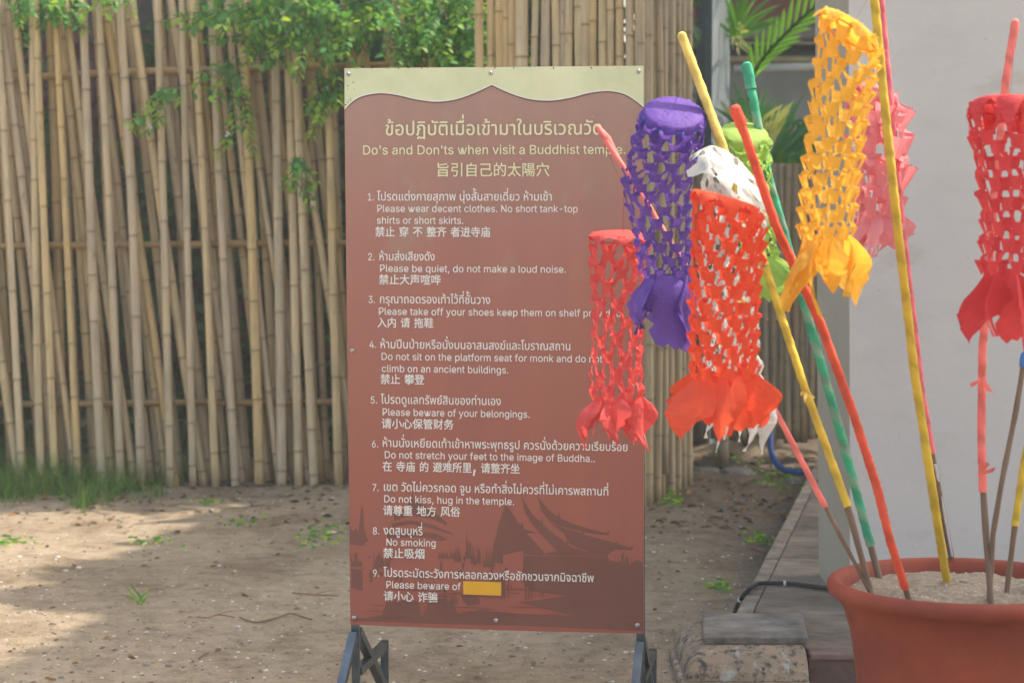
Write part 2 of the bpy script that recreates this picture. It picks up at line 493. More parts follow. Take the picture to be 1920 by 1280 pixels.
# ---- old dark brick building seen through the gaps of the fence
M['brick'] = simple('old_brick', (0.14, 0.07, 0.065), 0.9, 0.4, 8, 0.004, rnd=0.25)
M['mortar'] = simple('sooty_mortar', (0.10, 0.092, 0.082), 0.95, 0.3, 9, 0.004)
bw = thing('brick_building', 'old dark red brick building glimpsed between the bamboo poles at the left', 'building', (-3, 13.6, 0))
b = MB()
b.box(-9, 0.7, 13.7, 14.1, 0, 6.0)
b.build('wall', M['mortar'], bw)
bm_ = None
for r in range(24):
    for c in range(22):
        x = -6.4 + c * 0.25 + (0.125 if r % 2 else 0)
        z = 0.25 + r * 0.095
        if bm_ is None:
            q = MB()
            q.box(-.118, .118, -.02, .02, -.04, .04)
            bm_ = q.build('brick', M['brick'], bw, at=(0, 0, 0))
            o = bm_
        else:
            o = bm_.copy()
            col.objects.link(o)
            o.parent = bw
        o.location = Vector((x, 13.69 + R(-.004, .004), z)) - bw.location

OUTLINES = {
39: (144, [[54,222,49,356,95,356,90,222]]),
44: (131, [[26,-84,47,50,96,50,59,-84]]),
45: (317, [[236,171,236,131,80,131,80,171]]),
46: (131, [[67,-3,44,6,35,29,44,51,67,61,89,51,99,29,89,6]]),
48: (317, [[159,-5,122,1,91,17,66,43,48,79,37,124,33,178,37,231,48,276,67,313,91,339,122,355,159,361,195,355,226,339,251,313,269,276,280,231,284,178,280,124,269,79,251,43,226,17,195,1], [159,35,183,39,203,52,219,72,231,101,241,178,231,255,219,284,203,305,183,317,159,322,134,317,114,305,98,284,86,255,76,178,86,101,98,72,114,52,134,39]]),
49: (317, [[54,0,54,38,274,38,274,0], [193,356,193,0,149,0,149,314,60,250,60,299,139,356]]),
50: (317, [[45,0,45,33,198,198,217,229,224,260,215,293,191,314,157,322,121,313,97,289,89,253,46,253,50,283,60,310,78,331,100,347,127,357,157,361,188,358,214,348,236,332,253,312,263,288,267,261,260,222,235,181,107,40,272,40,272,0]]),
51: (317, [[152,-5,93,7,68,21,49,40,36,64,31,92,76,92,89,61,116,41,153,35,193,43,220,65,230,101,221,137,192,163,141,173,110,173,110,209,201,316,49,316,49,356,261,356,261,322,148,195,148,202,185,202,216,193,241,177,260,156,271,130,275,101,271,72,259,46,241,25,216,9,186,-1]]),
52: (317, [[28,74,28,111,173,356,217,356,76,114,289,114,289,74], [197,0,197,222,240,222,240,0]]),
53: (317, [[155,-5,125,-2,98,8,75,23,58,42,46,65,42,91,86,91,97,62,121,42,155,35,193,45,220,73,229,114,220,155,192,183,152,194,117,188,90,172,47,177,67,356,256,356,256,316,105,316,95,211,124,227,161,233,206,225,241,200,265,162,274,114,270,82,258,53,240,29,216,11,187,-1]]),
54: (317, [[158,-5,127,-1,100,10,77,28,59,52,48,81,44,113,56,167,96,238,177,356,225,356,106,183,102,183,116,201,137,215,164,220,195,216,221,206,243,190,259,168,269,141,272,110,269,79,257,51,240,28,217,10,190,-1], [158,34,195,44,220,71,229,110,220,149,195,176,158,186,122,176,97,150,87,111,97,71,122,44]]),
55: (317, [[68,0,226,316,43,316,43,356,273,356,273,314,115,0]]),
56: (317, [[158,-5,125,-2,95,8,70,23,52,43,40,67,36,95,46,137,71,169,107,187,83,197,65,215,53,239,49,266,53,292,63,315,80,334,102,349,128,358,158,361,188,358,214,349,236,334,253,315,264,292,267,266,263,239,252,216,233,197,210,185,246,169,271,137,281,95,277,67,265,43,246,23,222,8,192,-2], [158,34,199,42,226,64,236,97,226,132,198,156,158,165,118,156,91,132,81,97,90,64,117,42], [158,203,192,210,215,231,223,263,215,294,193,315,158,322,124,315,101,294,93,263,101,231,124,210]]),
57: (317, [[158,361,190,357,217,346,240,328,258,304,269,275,272,243,261,189,221,118,140,0,91,0,211,173,215,173,201,155,180,141,152,136,122,140,96,150,74,166,58,188,48,215,44,246,48,278,59,305,77,328,100,346,127,357], [158,322,122,312,97,285,88,246,97,207,122,180,158,170,195,180,220,206,229,245,220,285,195,312]]),
66: (319, [[42,0,42,356,169,356,203,353,230,343,251,329,267,309,276,287,279,262,271,224,249,200,220,187,220,184,254,172,282,142,293,95,289,70,280,47,264,27,241,13,211,3,173,0], [87,40,171,40,207,44,231,56,244,74,249,96,240,129,214,153,174,162,87,162], [87,200,167,200,202,207,226,228,235,260,231,282,219,300,198,312,168,316,87,316]]),
68: (352, [[153,0,67,0,67,40,150,40,190,44,222,57,248,77,265,104,276,139,279,179,276,219,265,252,248,280,224,300,193,312,155,316,65,316,65,356,158,356,206,351,247,335,279,309,303,274,318,230,323,179,318,127,303,83,279,48,245,22,203,5], [87,356,87,0,42,0,42,356]]),
78: (366, [[42,0,42,356,95,356,271,75,290,38,283,38,279,136,279,356,324,356,324,0,271,0,75,316,83,318,87,204,87,0]]),
80: (311, [[42,0,42,356,165,356,202,352,233,341,256,324,273,301,283,274,286,243,283,213,273,186,256,163,233,145,202,134,165,130,76,130,76,170,163,170,208,179,233,206,241,243,233,281,208,307,163,316,87,316,87,0]]),
97: (272, [[112,-6,66,3,33,31,24,51,21,76,30,113,54,135,88,147,186,164,193,180,187,208,168,225,137,232,104,226,82,211,70,192,29,204,55,242,93,263,136,269,167,266,200,252,226,224,236,176,236,0,194,0,194,36,191,36,176,17,151,1], [119,32,160,41,184,65,193,97,193,133,94,111,72,98,64,73,71,51,91,37]]),
98: (297, [[161,-6,121,3,96,22,83,41,78,41,78,0,37,0,37,356,80,356,80,223,83,223,96,242,120,261,160,269,192,265,219,252,242,232,259,205,270,171,273,132,270,93,259,59,242,32,219,11,192,-1], [154,33,177,36,196,46,221,82,230,133,221,183,196,218,177,228,154,231,132,228,113,218,87,184,79,133,88,81,113,45,132,36]]),
99: (277, [[145,-6,111,-1,82,11,57,32,39,60,28,93,24,131,28,170,39,204,57,231,82,252,111,265,145,269,182,264,214,249,238,225,253,194,212,183,203,202,189,217,169,227,145,231,121,227,102,217,76,181,67,131,76,82,102,46,121,36,145,33,170,36,190,46,204,62,213,82,254,72,239,39,214,15,182,0]]),
100: (297, [[137,-6,105,-1,78,11,55,32,38,59,27,93,24,132,28,171,38,205,56,232,78,252,106,265,137,269,177,261,201,242,214,223,217,223,217,356,260,356,260,0,219,0,219,41,215,41,201,22,177,3], [143,33,165,36,184,45,210,81,218,133,210,184,184,218,166,228,143,231,120,228,101,218,76,183,67,133,76,82,102,46,120,36]]),
101: (283, [[148,-6,112,-1,82,11,57,32,39,59,28,93,24,131,28,169,39,203,57,231,81,252,110,265,144,269,186,262,223,239,250,197,260,136,260,119,52,119,52,155,237,155,217,141,208,188,184,220,166,228,144,231,121,228,102,219,76,189,67,148,67,124,77,74,90,56,106,43,149,32,178,37,200,51,214,74,255,64,235,27,198,3]]),
102: (178, [[160,266,160,229,5,229,5,266], [56,0,56,302,67,340,95,363,131,371,170,365,159,328,136,332,119,329,108,322,99,293,99,0]]),
103: (298, [[145,-105,94,-98,58,-77,35,-49,71,-28,85,-46,108,-62,145,-68,174,-64,198,-53,213,-33,218,-4,218,48,214,48,201,29,177,11,136,3,106,7,79,19,56,37,39,63,28,95,24,134,28,172,38,205,56,232,79,252,106,265,137,269,177,261,202,242,215,223,219,223,219,266,261,266,261,-6,257,-38,245,-63,227,-82,203,-95], [143,41,166,44,184,53,210,85,219,135,210,185,185,219,166,228,143,231,121,228,102,218,76,184,67,135,76,86,102,53,121,44]]),
104: (287, [[80,159,80,0,37,0,37,356,80,356,80,201,72,201,86,233,106,253,131,265,159,269,207,258,225,244,239,225,247,199,250,168,250,0,207,0,207,165,203,192,191,213,172,226,147,230,113,222,88,198]]),
105: (117, [[37,0,37,266,80,266,80,0], [59,310,38,318,29,338,38,358,59,367,80,358,88,338,80,318]]),
107: (266, [[77,96,77,148,84,148,199,266,252,266,129,140,124,140], [37,0,37,356,80,356,80,0], [206,0,103,130,134,160,260,0]]),
108: (132, [[98,-2,71,2,52,14,41,33,37,59,37,356,80,356,80,69,84,44,102,36,119,38,126,2]]),
109: (427, [[37,0,37,266,78,266,79,207,75,207,93,242,120,263,153,270,180,266,201,252,216,232,225,206,219,206,236,240,266,262,306,270,348,260,365,248,378,230,387,207,390,179,390,0,347,0,347,178,343,202,331,219,313,228,293,231,262,224,242,203,235,173,235,0,192,0,192,182,188,202,177,218,160,228,140,231,110,224,88,202,80,167,80,0]]),
110: (287, [[80,159,80,0,37,0,37,266,78,266,78,201,72,201,86,233,106,253,131,265,159,269,206,258,225,244,238,225,247,199,250,168,250,0,207,0,207,165,203,192,191,213,172,226,147,230,113,222,88,198]]),
111: (291, [[145,-6,111,-1,82,11,57,32,39,60,28,93,24,131,28,170,39,204,57,231,82,252,111,265,145,269,179,265,209,252,233,231,252,204,263,170,267,131,263,93,252,60,233,32,209,11,179,-1], [145,33,169,36,189,46,215,82,223,131,215,181,189,217,169,227,145,231,121,227,102,217,76,181,67,131,76,82,102,46,121,36]]),
112: (297, [[37,-100,37,266,78,266,78,223,83,223,96,242,120,261,160,269,192,265,219,252,242,232,259,205,270,171,273,132,270,93,259,59,242,32,219,11,192,-1,161,-6,121,3,97,22,83,41,80,41,80,-100], [154,33,177,36,196,46,221,82,230,133,221,183,196,218,177,228,154,231,132,228,113,218,87,184,79,133,88,81,113,45,132,36]]),
113: (297, [[260,-100,217,-100,217,41,214,41,201,22,177,3,137,-6,105,-1,78,11,55,32,38,59,27,93,24,132,28,171,38,205,56,232,78,252,106,265,137,269,177,261,201,242,215,223,219,223,219,266,260,266], [143,33,165,36,184,45,210,81,218,133,210,184,184,218,166,228,143,231,120,228,101,218,76,183,67,133,76,82,102,46,120,36]]),
114: (181, [[37,0,37,266,78,266,78,225,81,225,91,243,107,257,127,266,170,269,170,226,145,228,111,220,88,198,80,166,80,0]]),
115: (255, [[127,-6,79,2,43,27,25,66,66,75,74,55,87,42,127,32,152,35,171,44,183,57,188,72,178,95,148,109,73,130,51,146,37,166,33,192,36,213,46,232,81,259,131,269,178,261,209,237,227,203,188,194,170,221,154,230,131,233,109,230,92,222,80,209,76,194,87,170,120,156,192,136,214,120,227,100,232,75,229,52,219,33,203,17,182,5]]),
116: (159, [[143,266,143,229,5,229,5,266], [45,330,88,330,88,68,95,43,119,35,141,38,149,1,118,-3,87,2,64,15,50,36,45,65]]),
117: (287, [[128,-4,80,8,62,21,48,41,40,66,37,97,37,266,80,266,80,101,84,73,96,52,115,39,140,35,174,43,198,68,207,107,207,266,250,266,250,0,209,0,209,64,215,64,200,33,180,12,156,0]]),
118: (272, [[114,0,12,266,59,266,131,61,144,15,129,15,157,109,213,266,260,266,158,0]]),
119: (397, [[96,0,16,266,61,266,108,96,123,29,115,29,144,150,176,266,222,266,267,95,282,29,274,29,336,266,381,266,301,0,258,0,194,236,203,236,139,0]]),
121: (272, [[33,-97,43,-60,73,-62,91,-52,114,-1,12,266,59,266,131,61,144,15,129,15,157,109,214,266,260,266,143,-41,124,-75,98,-95,64,-102]]),
3585: (291, [[37,0,37,92,40,119,50,137,85,157,32,178,35,213,45,231,83,260,141,271,196,261,219,249,237,232,248,209,252,179,252,0,209,0,209,175,204,203,189,221,167,231,141,235,114,232,94,223,81,209,76,191,129,165,125,142,108,139,93,130,83,115,80,92,80,0]]),
3586: (266, [[133,-5,93,1,62,17,44,45,37,83,37,113,44,151,73,195,79,215,74,230,61,234,36,227,26,258,48,267,70,269,99,263,115,245,120,220,114,190,86,144,81,115,81,86,88,52,107,35,133,31,154,33,170,42,180,56,183,77,183,266,226,266,226,75,220,41,203,16,173,0]]),
3588: (298, [[39,0,39,170,46,213,66,245,100,264,149,271,199,264,233,245,252,213,259,170,259,0,216,0,216,170,211,198,199,219,178,231,149,235,120,231,99,219,87,198,83,170,84,116,96,131,110,141,170,147,170,111,154,111,109,103,88,81,83,51,83,0]]),
3590: (290, [[162,-5,131,-2,106,8,88,22,74,42,71,0,36,0,36,113,46,158,88,210,89,219,77,213,61,210,45,213,33,222,24,236,21,266,59,266,63,245,75,238,97,246,106,266,130,266,129,220,122,200,83,139,79,108,87,67,112,41,151,32,176,35,194,47,204,65,208,91,208,266,251,266,251,88,245,46,227,17,199,1]]),
3591: (261, [[83,0,0,266,44,266,116,37,144,43,163,57,184,98,191,146,187,182,173,209,151,227,123,233,100,229,90,264,125,268,169,261,201,241,226,200,234,145,232,109,223,77,194,31,159,8,107,0]]),
3592: (258, [[71,0,71,118,34,118,34,152,113,152,113,35,155,45,168,57,177,76,184,134,176,192,166,212,151,225,103,235,59,229,18,210,18,250,57,265,108,271,148,267,179,255,202,235,217,208,226,174,229,133,226,94,217,61,202,35,180,16,151,4]]),
3593: (293, [[129,-5,81,5,63,17,50,34,42,56,39,152,82,152,82,88,86,64,96,46,114,35,138,32,169,37,192,53,206,78,211,110,211,154,201,203,190,218,174,228,132,235,87,229,44,210,44,250,83,265,137,271,175,268,204,258,227,242,242,219,251,191,254,157,254,0,218,0,214,39,202,22,184,8,159,-2]]),
3594: (267, [[133,-5,93,1,62,17,44,45,37,83,37,113,44,151,73,195,79,215,74,230,61,234,36,227,26,258,48,267,70,269,99,263,115,245,120,220,114,190,86,144,81,115,81,86,88,52,107,35,133,31,155,33,170,42,180,56,183,77,183,145,175,173,146,182,146,210,177,219,187,242,188,266,232,266,225,222,215,207,197,194,216,183,224,165,226,75,220,41,203,16,174,0]]),
3599: (293, [[37,-98,41,-63,54,-46,72,-35,94,-32,128,-40,147,-61,178,-34,223,-68,210,-70,210,175,205,203,190,221,168,231,142,235,115,232,94,223,81,209,77,191,132,165,128,142,112,139,99,130,91,115,85,21,75,6,43,-4,9,2,14,33,30,30,41,35,45,49,47,120,56,138,88,157,33,178,36,213,45,231,61,247,83,260,142,271,198,261,220,249,238,232,250,209,253,179,253,-98,215,-98,179,-70,149,-98,138,-98,123,-75,101,-66,83,-75,78,-98]]),
3603: (441, [[94,-5,68,0,48,15,41,46,44,119,54,137,88,157,32,178,35,214,45,233,81,260,136,271,187,262,209,251,226,233,238,210,241,180,241,87,245,62,255,45,270,35,290,32,324,42,347,69,355,111,355,266,399,266,399,0,363,0,361,42,347,22,329,8,306,-2,282,-5,248,0,221,16,204,43,198,83,198,175,189,212,166,230,136,235,112,232,93,224,81,210,76,191,132,165,128,142,97,131,87,116,84,94,84,51,89,35,104,31,122,33,129,2]]),
3604: (299, [[130,-5,95,0,69,13,50,35,38,63,29,131,38,199,62,242,100,264,149,271,184,268,212,259,233,246,248,227,257,204,260,177,260,0,217,0,217,173,213,200,202,219,181,231,150,235,110,227,94,215,82,196,75,169,72,131,78,80,98,44,114,34,150,32,163,35,167,1]]),
3605: (309, [[133,-5,97,0,70,14,51,36,39,65,31,138,40,215,51,240,66,258,85,268,109,271,138,265,156,246,174,265,203,271,231,267,252,254,265,233,269,203,269,0,226,0,226,202,218,228,197,235,176,228,168,206,141,206,131,229,113,235,96,229,83,212,76,182,74,138,79,81,86,60,98,44,115,34,155,32,167,34,171,1]]),
3606: (292, [[94,-5,68,0,48,15,41,46,44,119,54,137,88,157,32,178,35,213,45,231,83,260,142,271,197,261,220,249,238,232,249,209,253,179,253,0,210,0,210,175,205,203,190,221,168,231,141,235,114,232,94,223,81,209,76,191,132,165,128,142,97,133,87,120,84,99,84,51,89,35,104,31,122,33,129,2]]),
3607: (296, [[41,0,41,266,71,266,81,224,92,243,111,258,135,268,164,271,213,261,232,248,245,231,254,207,256,178,256,0,213,0,213,175,209,201,199,219,180,231,155,234,117,224,92,195,84,154,84,0]]),
3608: (264, [[133,-5,79,1,39,13,39,123,80,123,80,39,101,33,133,30,164,34,189,48,198,79,193,101,178,115,68,154,40,175,31,206,41,241,75,263,133,271,189,266,223,255,223,217,200,225,167,233,128,235,99,233,80,225,74,209,82,193,106,181,179,159,211,143,233,118,241,79,230,35,216,18,195,6,168,-2]]),
3609: (298, [[131,-5,82,5,64,18,50,35,42,59,39,88,39,266,83,266,83,91,86,65,97,47,115,35,140,32,170,37,193,53,207,79,212,112,212,266,255,266,255,0,219,0,217,39,203,22,184,8,160,-2]]),
3610: (293, [[146,-5,97,2,64,21,46,53,39,96,39,266,83,266,83,96,86,67,98,47,118,35,146,31,175,35,195,47,207,67,211,96,211,266,254,266,254,96,248,53,229,21,196,2]]),
3611: (294, [[146,-5,97,2,64,21,46,53,39,96,39,266,83,266,83,96,86,67,98,47,118,35,146,31,175,35,195,47,207,67,211,96,211,362,254,362,254,96,248,53,229,21,196,2]]),
3614: (337, [[68,0,20,266,64,266,95,61,150,266,186,266,244,61,254,150,273,266,317,266,269,0,227,0,168,204,154,145,110,0]]),
3616: (293, [[43,-5,9,2,14,33,30,30,41,34,45,49,47,120,56,138,88,157,33,178,36,213,45,231,61,247,83,260,142,271,198,261,220,249,238,232,250,209,253,179,253,0,210,0,210,175,205,203,190,221,168,231,142,235,115,232,94,223,81,209,77,191,132,165,128,142,112,139,99,130,91,115,85,21,75,6]]),
3617: (298, [[167,-5,139,-2,114,8,95,22,81,42,79,0,43,0,43,266,86,266,86,112,95,70,120,42,159,32,184,35,201,47,212,65,216,91,216,266,259,266,259,88,256,59,248,35,235,18,217,5]]),
3618: (288, [[142,-4,79,6,59,18,45,34,34,78,41,114,58,133,78,144,58,153,40,172,33,203,41,235,66,260,112,269,136,268,156,262,148,229,117,234,86,225,77,200,85,174,107,162,144,159,144,127,110,125,92,117,82,103,78,82,84,56,103,38,142,31,180,38,200,58,206,88,206,266,249,266,249,91,243,47,223,18,190,1]]),
3619: (237, [[114,-5,61,1,19,14,32,49,84,34,115,31,158,41,171,53,175,69,169,88,150,103,66,137,34,163,23,201,34,237,48,251,68,262,127,271,171,267,203,255,203,219,155,233,125,235,98,233,79,225,69,215,66,203,72,185,93,171,176,137,207,112,215,94,218,73,208,35,195,19,175,6,149,-2]]),
3621: (277, [[195,0,195,177,192,204,181,222,162,232,133,235,87,229,45,211,45,251,83,265,137,271,182,265,213,249,232,220,238,180,238,0], [112,-5,74,0,46,15,29,39,24,71,31,107,53,133,92,151,149,159,204,163,204,127,113,118,86,108,72,93,67,72,71,53,81,40,98,33,135,31,148,34,155,2]]),
3623: (239, [[93,-5,56,-1,18,14,32,47,56,36,88,31,120,38,144,58,159,90,164,134,159,177,143,209,117,228,80,235,49,232,20,221,20,258,51,268,85,271,125,267,156,254,179,233,196,206,205,173,208,134,201,77,179,33,143,4]]),
3626: (278, [[195,0,195,177,192,204,181,222,162,232,133,235,87,229,45,211,45,251,83,265,137,271,181,265,197,257,208,244,222,234,231,219,238,180,238,0], [112,-5,74,0,46,15,29,39,24,71,31,107,53,133,92,151,149,159,204,163,204,127,113,118,86,108,72,93,67,72,71,53,81,40,98,33,135,31,148,34,155,2], [206,229,182,251,206,261,214,271,217,283,259,283,252,257,233,239]]),
3627: (285, [[43,0,43,266,86,266,88,151,199,266,249,265,86,100,86,0], [208,0,208,94,204,119,191,138,168,150,133,154,158,186,186,183,209,175,228,162,241,144,251,95,251,0]]),
3629: (279, [[133,-5,88,2,55,23,36,58,29,109,32,152,133,152,133,118,72,118,79,61,99,37,133,30,170,38,185,50,195,68,204,131,196,190,186,210,171,224,150,232,123,235,93,232,65,225,38,212,38,252,62,261,93,268,128,271,167,267,197,254,220,233,236,205,245,171,248,131,245,91,237,58,222,31,201,11,171,-1]]),
3632: (164, [[74,167,42,173,24,189,19,209,27,237,63,231,60,216,63,205,76,201,145,201,145,167], [74,31,42,37,24,53,19,73,27,101,63,95,60,80,63,69,76,65,145,65,145,31]]),
3633: (0, [[-105,308,-137,314,-155,329,-161,349,-153,378,-117,372,-119,357,-116,346,-102,341,20,341,20,308]]),
3634: (197, [[115,0,115,189,112,209,104,224,89,232,67,235,34,230,5,217,5,256,33,266,75,271,119,264,148,240,158,195,158,0]]),
3635: (197, [[115,0,115,189,112,209,104,224,89,232,67,235,34,230,5,217,5,256,33,266,75,271,119,264,148,240,158,195,158,0], [-78,297,-99,299,-116,308,-127,322,-130,340,-127,359,-116,373,-99,381,-78,384,-56,381,-39,373,-28,359,-24,340,-28,322,-39,308,-56,299], [-78,319,-60,325,-54,340,-60,356,-78,361,-95,356,-101,340,-95,325]]),
3636: (0, [[-250,308,-250,327,-214,343,-43,343,-43,308]]),
3637: (0, [[-250,308,-250,327,-214,343,-43,343,-43,308], [-83,327,-83,382,-43,382,-43,327]]),
3639: (0, [[-250,308,-250,327,-214,343,-43,343,-43,308], [-150,327,-150,382,-114,382,-114,327], [-79,327,-79,382,-43,382,-43,327]]),
3640: (0, [[-82,-127,-82,-75,-85,-66,-103,-65,-106,-36,-77,-31,-52,-39,-44,-61,-44,-127]]),
3641: (0, [[-106,-129,-134,-126,-154,-116,-166,-101,-174,-63,-185,-63,-188,-34,-165,-31,-140,-39,-133,-61,-133,-77,-127,-93,-107,-99,-87,-93,-81,-77,-81,-33,-43,-33,-43,-80,-47,-101,-59,-116,-79,-125]]),
3648: (143, [[100,-5,74,0,54,15,47,46,47,266,90,266,90,51,95,35,110,31,129,34,134,2]]),
3649: (276, [[100,-5,74,0,54,15,47,46,47,266,90,266,90,51,95,35,110,31,129,34,134,2], [232,-5,207,0,187,15,179,46,179,266,222,266,222,51,227,35,243,31,261,34,267,2]]),
3650: (150, [[53,217,53,313,50,338,40,354,24,364,4,367,4,385,40,401,170,401,170,367,71,365,89,343,97,304,97,217], [106,-5,81,0,61,15,53,46,53,266,97,266,97,51,101,35,117,31,135,34,141,2]]),
3651: (140, [[95,-5,69,0,50,15,42,46,42,236,44,258,52,275,86,320,92,342,83,363,57,370,30,366,9,357,9,394,30,401,63,405,92,401,114,391,129,372,134,347,127,313,88,254,85,235,85,51,90,35,105,31,124,34,130,2]]),
3652: (148, [[53,217,53,304,57,334,66,353,78,367,-6,367,5,401,142,401,142,367,110,355,100,339,97,313,97,217], [106,-5,81,0,61,15,53,46,53,266,97,266,97,51,101,35,117,31,135,34,141,2]]),
3656: (0, [[-86,308,-86,411,-44,411,-44,308]]),
3657: (0, [[-179,308,-179,330,-159,335,-142,345,-135,360,-139,370,-150,374,-169,368,-179,395,-157,405,-138,408,-121,405,-108,397,-97,370,-104,346,-120,331,-125,342,-28,342,-28,308]]),
3660: (0, [[-123,294,-131,325,-126,344,-111,359,-80,365,-13,365,-13,331,-68,331,-84,327,-90,315,-85,300]]),
19981: (245, [[137,117,220,50,235,64,151,129], [17,189,17,170,126,170,78,109,11,63,23,46,71,78,112,118,112,-19,132,-19,132,143,150,170,228,170,228,189]]),
20439: (245, [[123,203,101,171,73,144,88,133,140,197], [165,194,216,136,231,148,179,203], [145,163,112,112,63,75,76,60,92,71,92,-20,110,-20,110,-10,190,-10,190,-18,208,-18,208,72,226,60,238,75,194,105,158,149,162,157], [110,7,110,56,190,56,190,7], [95,73,125,100,150,133,176,99,206,73], [64,205,38,151,6,107,16,89,39,118,39,-19,57,-19,57,147,81,200]]),
20445: (245, [[111,178,202,178,202,133,111,133], [93,194,93,116,147,116,147,86,75,86,75,69,136,69,105,32,68,6,81,-9,116,19,147,57,147,-20,165,-20,165,58,194,19,227,-9,240,5,205,32,176,69,234,69,234,86,165,86,165,116,220,116,220,194], [68,205,41,152,6,108,16,90,42,122,42,-19,60,-19,60,149,85,200]]),
20837: (245, [[72,185,112,145,91,82,57,32,10,-3,27,-18,89,38,127,120,166,45,227,-17,236,4,178,64,140,136,84,201]]),
20869: (245, [[24,164,24,-20,42,-20,42,146,113,146,108,112,89,76,49,44,62,30,101,61,122,96,182,33,197,45,128,114,132,146,203,146,203,5,197,-1,158,-1,164,-19,210,-16,219,-9,221,5,221,164,132,164,132,206,113,206,113,164]]),
21153: (245, [[109,93,105,69,31,69,31,53,99,53,68,16,14,-3,24,-19,84,6,119,53,193,53,186,17,178,1,168,-1,130,0,136,-16,173,-17,193,-10,204,11,213,69,124,69,128,92], [183,165,157,145,125,129,99,143,79,162,83,165], [94,206,66,173,22,142,34,128,67,151,104,122,11,104,19,88,73,97,125,112,171,98,225,90,236,107,146,121,183,144,211,174,200,182,97,181,113,202]]),
21560: (245, [[89,190,89,173,117,173,111,97,95,37,63,-9,79,-20,109,27,126,87,162,27,114,-6,127,-20,174,14,225,-19,237,-4,210,10,186,28,210,69,226,119,212,123,184,123,202,190], [135,173,180,173,161,107,205,107,192,71,174,41,149,78,131,122], [19,183,19,22,35,22,35,46,81,46,81,183], [35,165,64,165,64,63,35,63]]),
21719: (245, [[19,182,19,20,35,20,35,38,81,38,81,182], [35,165,65,165,65,56,35,56], [127,206,109,165,85,131,95,115,111,135,111,79,128,79,128,164,144,202], [164,202,164,142,134,123,145,111,164,122,164,107,170,90,187,86,210,86,229,93,235,119,220,126,217,105,210,100,183,102,181,134,229,177,216,190,181,155,181,202], [152,81,152,57,90,57,90,40,152,40,152,-20,170,-20,170,40,234,40,234,57,170,57,170,81]]),
21927: (245, [[109,143,109,127,209,127,209,143], [82,3,82,-14,235,-14,235,3], [121,59,195,59,195,36,121,36], [121,96,195,96,195,73,121,73], [104,110,104,22,212,22,212,110], [143,202,151,178,89,178,89,137,107,137,107,163,213,163,213,137,231,137,231,178,170,178,159,207], [17,183,17,22,34,22,34,46,79,46,79,183], [34,165,62,165,62,63,34,63]]),
22312: (245, [[96,206,83,168,15,168,15,150,75,150,47,106,9,70,19,53,47,78,47,-19,66,-19,66,100,96,150,230,150,230,168,103,168,115,201], [147,138,147,90,91,90,91,73,147,73,147,3,82,3,82,-14,230,-14,230,3,165,3,165,73,221,73,221,90,165,90,165,138]]),
22320: (245, [[105,183,105,116,79,105,86,88,105,97,105,19,113,-7,141,-14,202,-14,228,-4,236,31,220,38,215,10,201,3,142,3,126,6,123,19,123,104,156,118,156,35,173,35,173,126,207,140,206,68,198,61,182,62,186,46,209,48,218,53,223,64,226,160,213,164,206,158,173,145,173,206,156,206,156,137,123,124,123,183], [8,38,15,19,91,54,87,70,59,58,59,129,88,129,88,147,59,147,59,203,42,203,42,147,10,147,10,129,42,129,42,51]]),
22352: (245, [[180,194,162,142,131,104,131,203,113,203,113,72,31,72,31,54,113,54,113,7,13,7,13,-10,233,-10,233,7,131,7,131,54,216,54,216,72,131,72,131,101,144,89,177,132,219,85,232,98,185,148,198,191], [60,195,41,138,9,97,24,84,60,134,93,96,106,109,67,151,78,192]]),
22768: (245, [[113,206,113,186,17,186,17,169,113,169,113,145,32,145,32,129,217,129,217,145,131,145,131,169,228,169,228,186,131,186,131,206], [38,110,38,78,32,35,7,-8,21,-21,42,8,52,41,194,41,194,28,212,28,212,110], [194,57,131,57,131,95,194,95], [55,57,56,95,113,95,113,57]]),
22823: (245, [[113,206,109,136,15,136,15,117,106,117,91,71,60,29,11,-4,25,-19,74,14,105,56,123,103,161,29,221,-19,235,-2,175,44,138,117,231,117,231,136,129,136,133,206]]),
22826: (245, [[112,206,110,141,15,141,15,122,107,122,92,74,62,30,9,-4,23,-20,61,3,88,30,133,-17,149,-5,101,42,94,38,113,73,124,110,163,31,224,-20,238,-3,177,46,139,122,231,122,231,141,129,141,132,206]]),
23546: (245, [[49,48,86,4,102,15,64,57], [112,206,112,177,34,177,34,160,112,160,112,128,13,128,13,110,157,110,157,80,18,80,18,62,157,62,157,6,151,1,113,1,120,-17,164,-14,173,-8,176,62,229,62,229,80,176,80,176,110,233,110,233,128,131,128,131,160,215,160,215,177,131,177,131,206]]),
23562: (245, [[167,206,151,179,89,179,95,182,74,207,59,200,76,179,16,179,16,164,93,164,93,150,36,150,36,63,159,63,159,47,11,47,11,32,66,32,55,22,96,-11,108,1,68,32,159,32,159,1,153,-3,120,-3,126,-20,166,-17,175,-11,177,32,234,32,234,47,177,47,177,63,209,63,209,150,150,150,150,164,228,164,228,179,170,179,186,200], [134,164,134,150,109,150,109,164], [192,88,192,75,53,75,53,88], [53,138,93,138,84,123,57,113,66,101,99,117,109,138,134,138,139,114,192,111,192,99,53,99], [150,138,192,138,192,123,152,123]]),
23567: (245, [[114,202,114,6,107,-1,66,0,74,-20,121,-16,131,-9,134,6,134,202], [173,140,202,83,219,30,239,38,221,90,190,147], [50,145,35,92,8,44,25,34,53,84,70,141]]),
24049: (245, [[38,111,38,20,49,-8,90,-14,183,-14,213,-10,228,7,235,41,216,49,208,12,183,4,89,4,62,7,56,20,56,93,184,93,184,78,203,78,203,191,34,191,34,173,184,173,184,111]]),
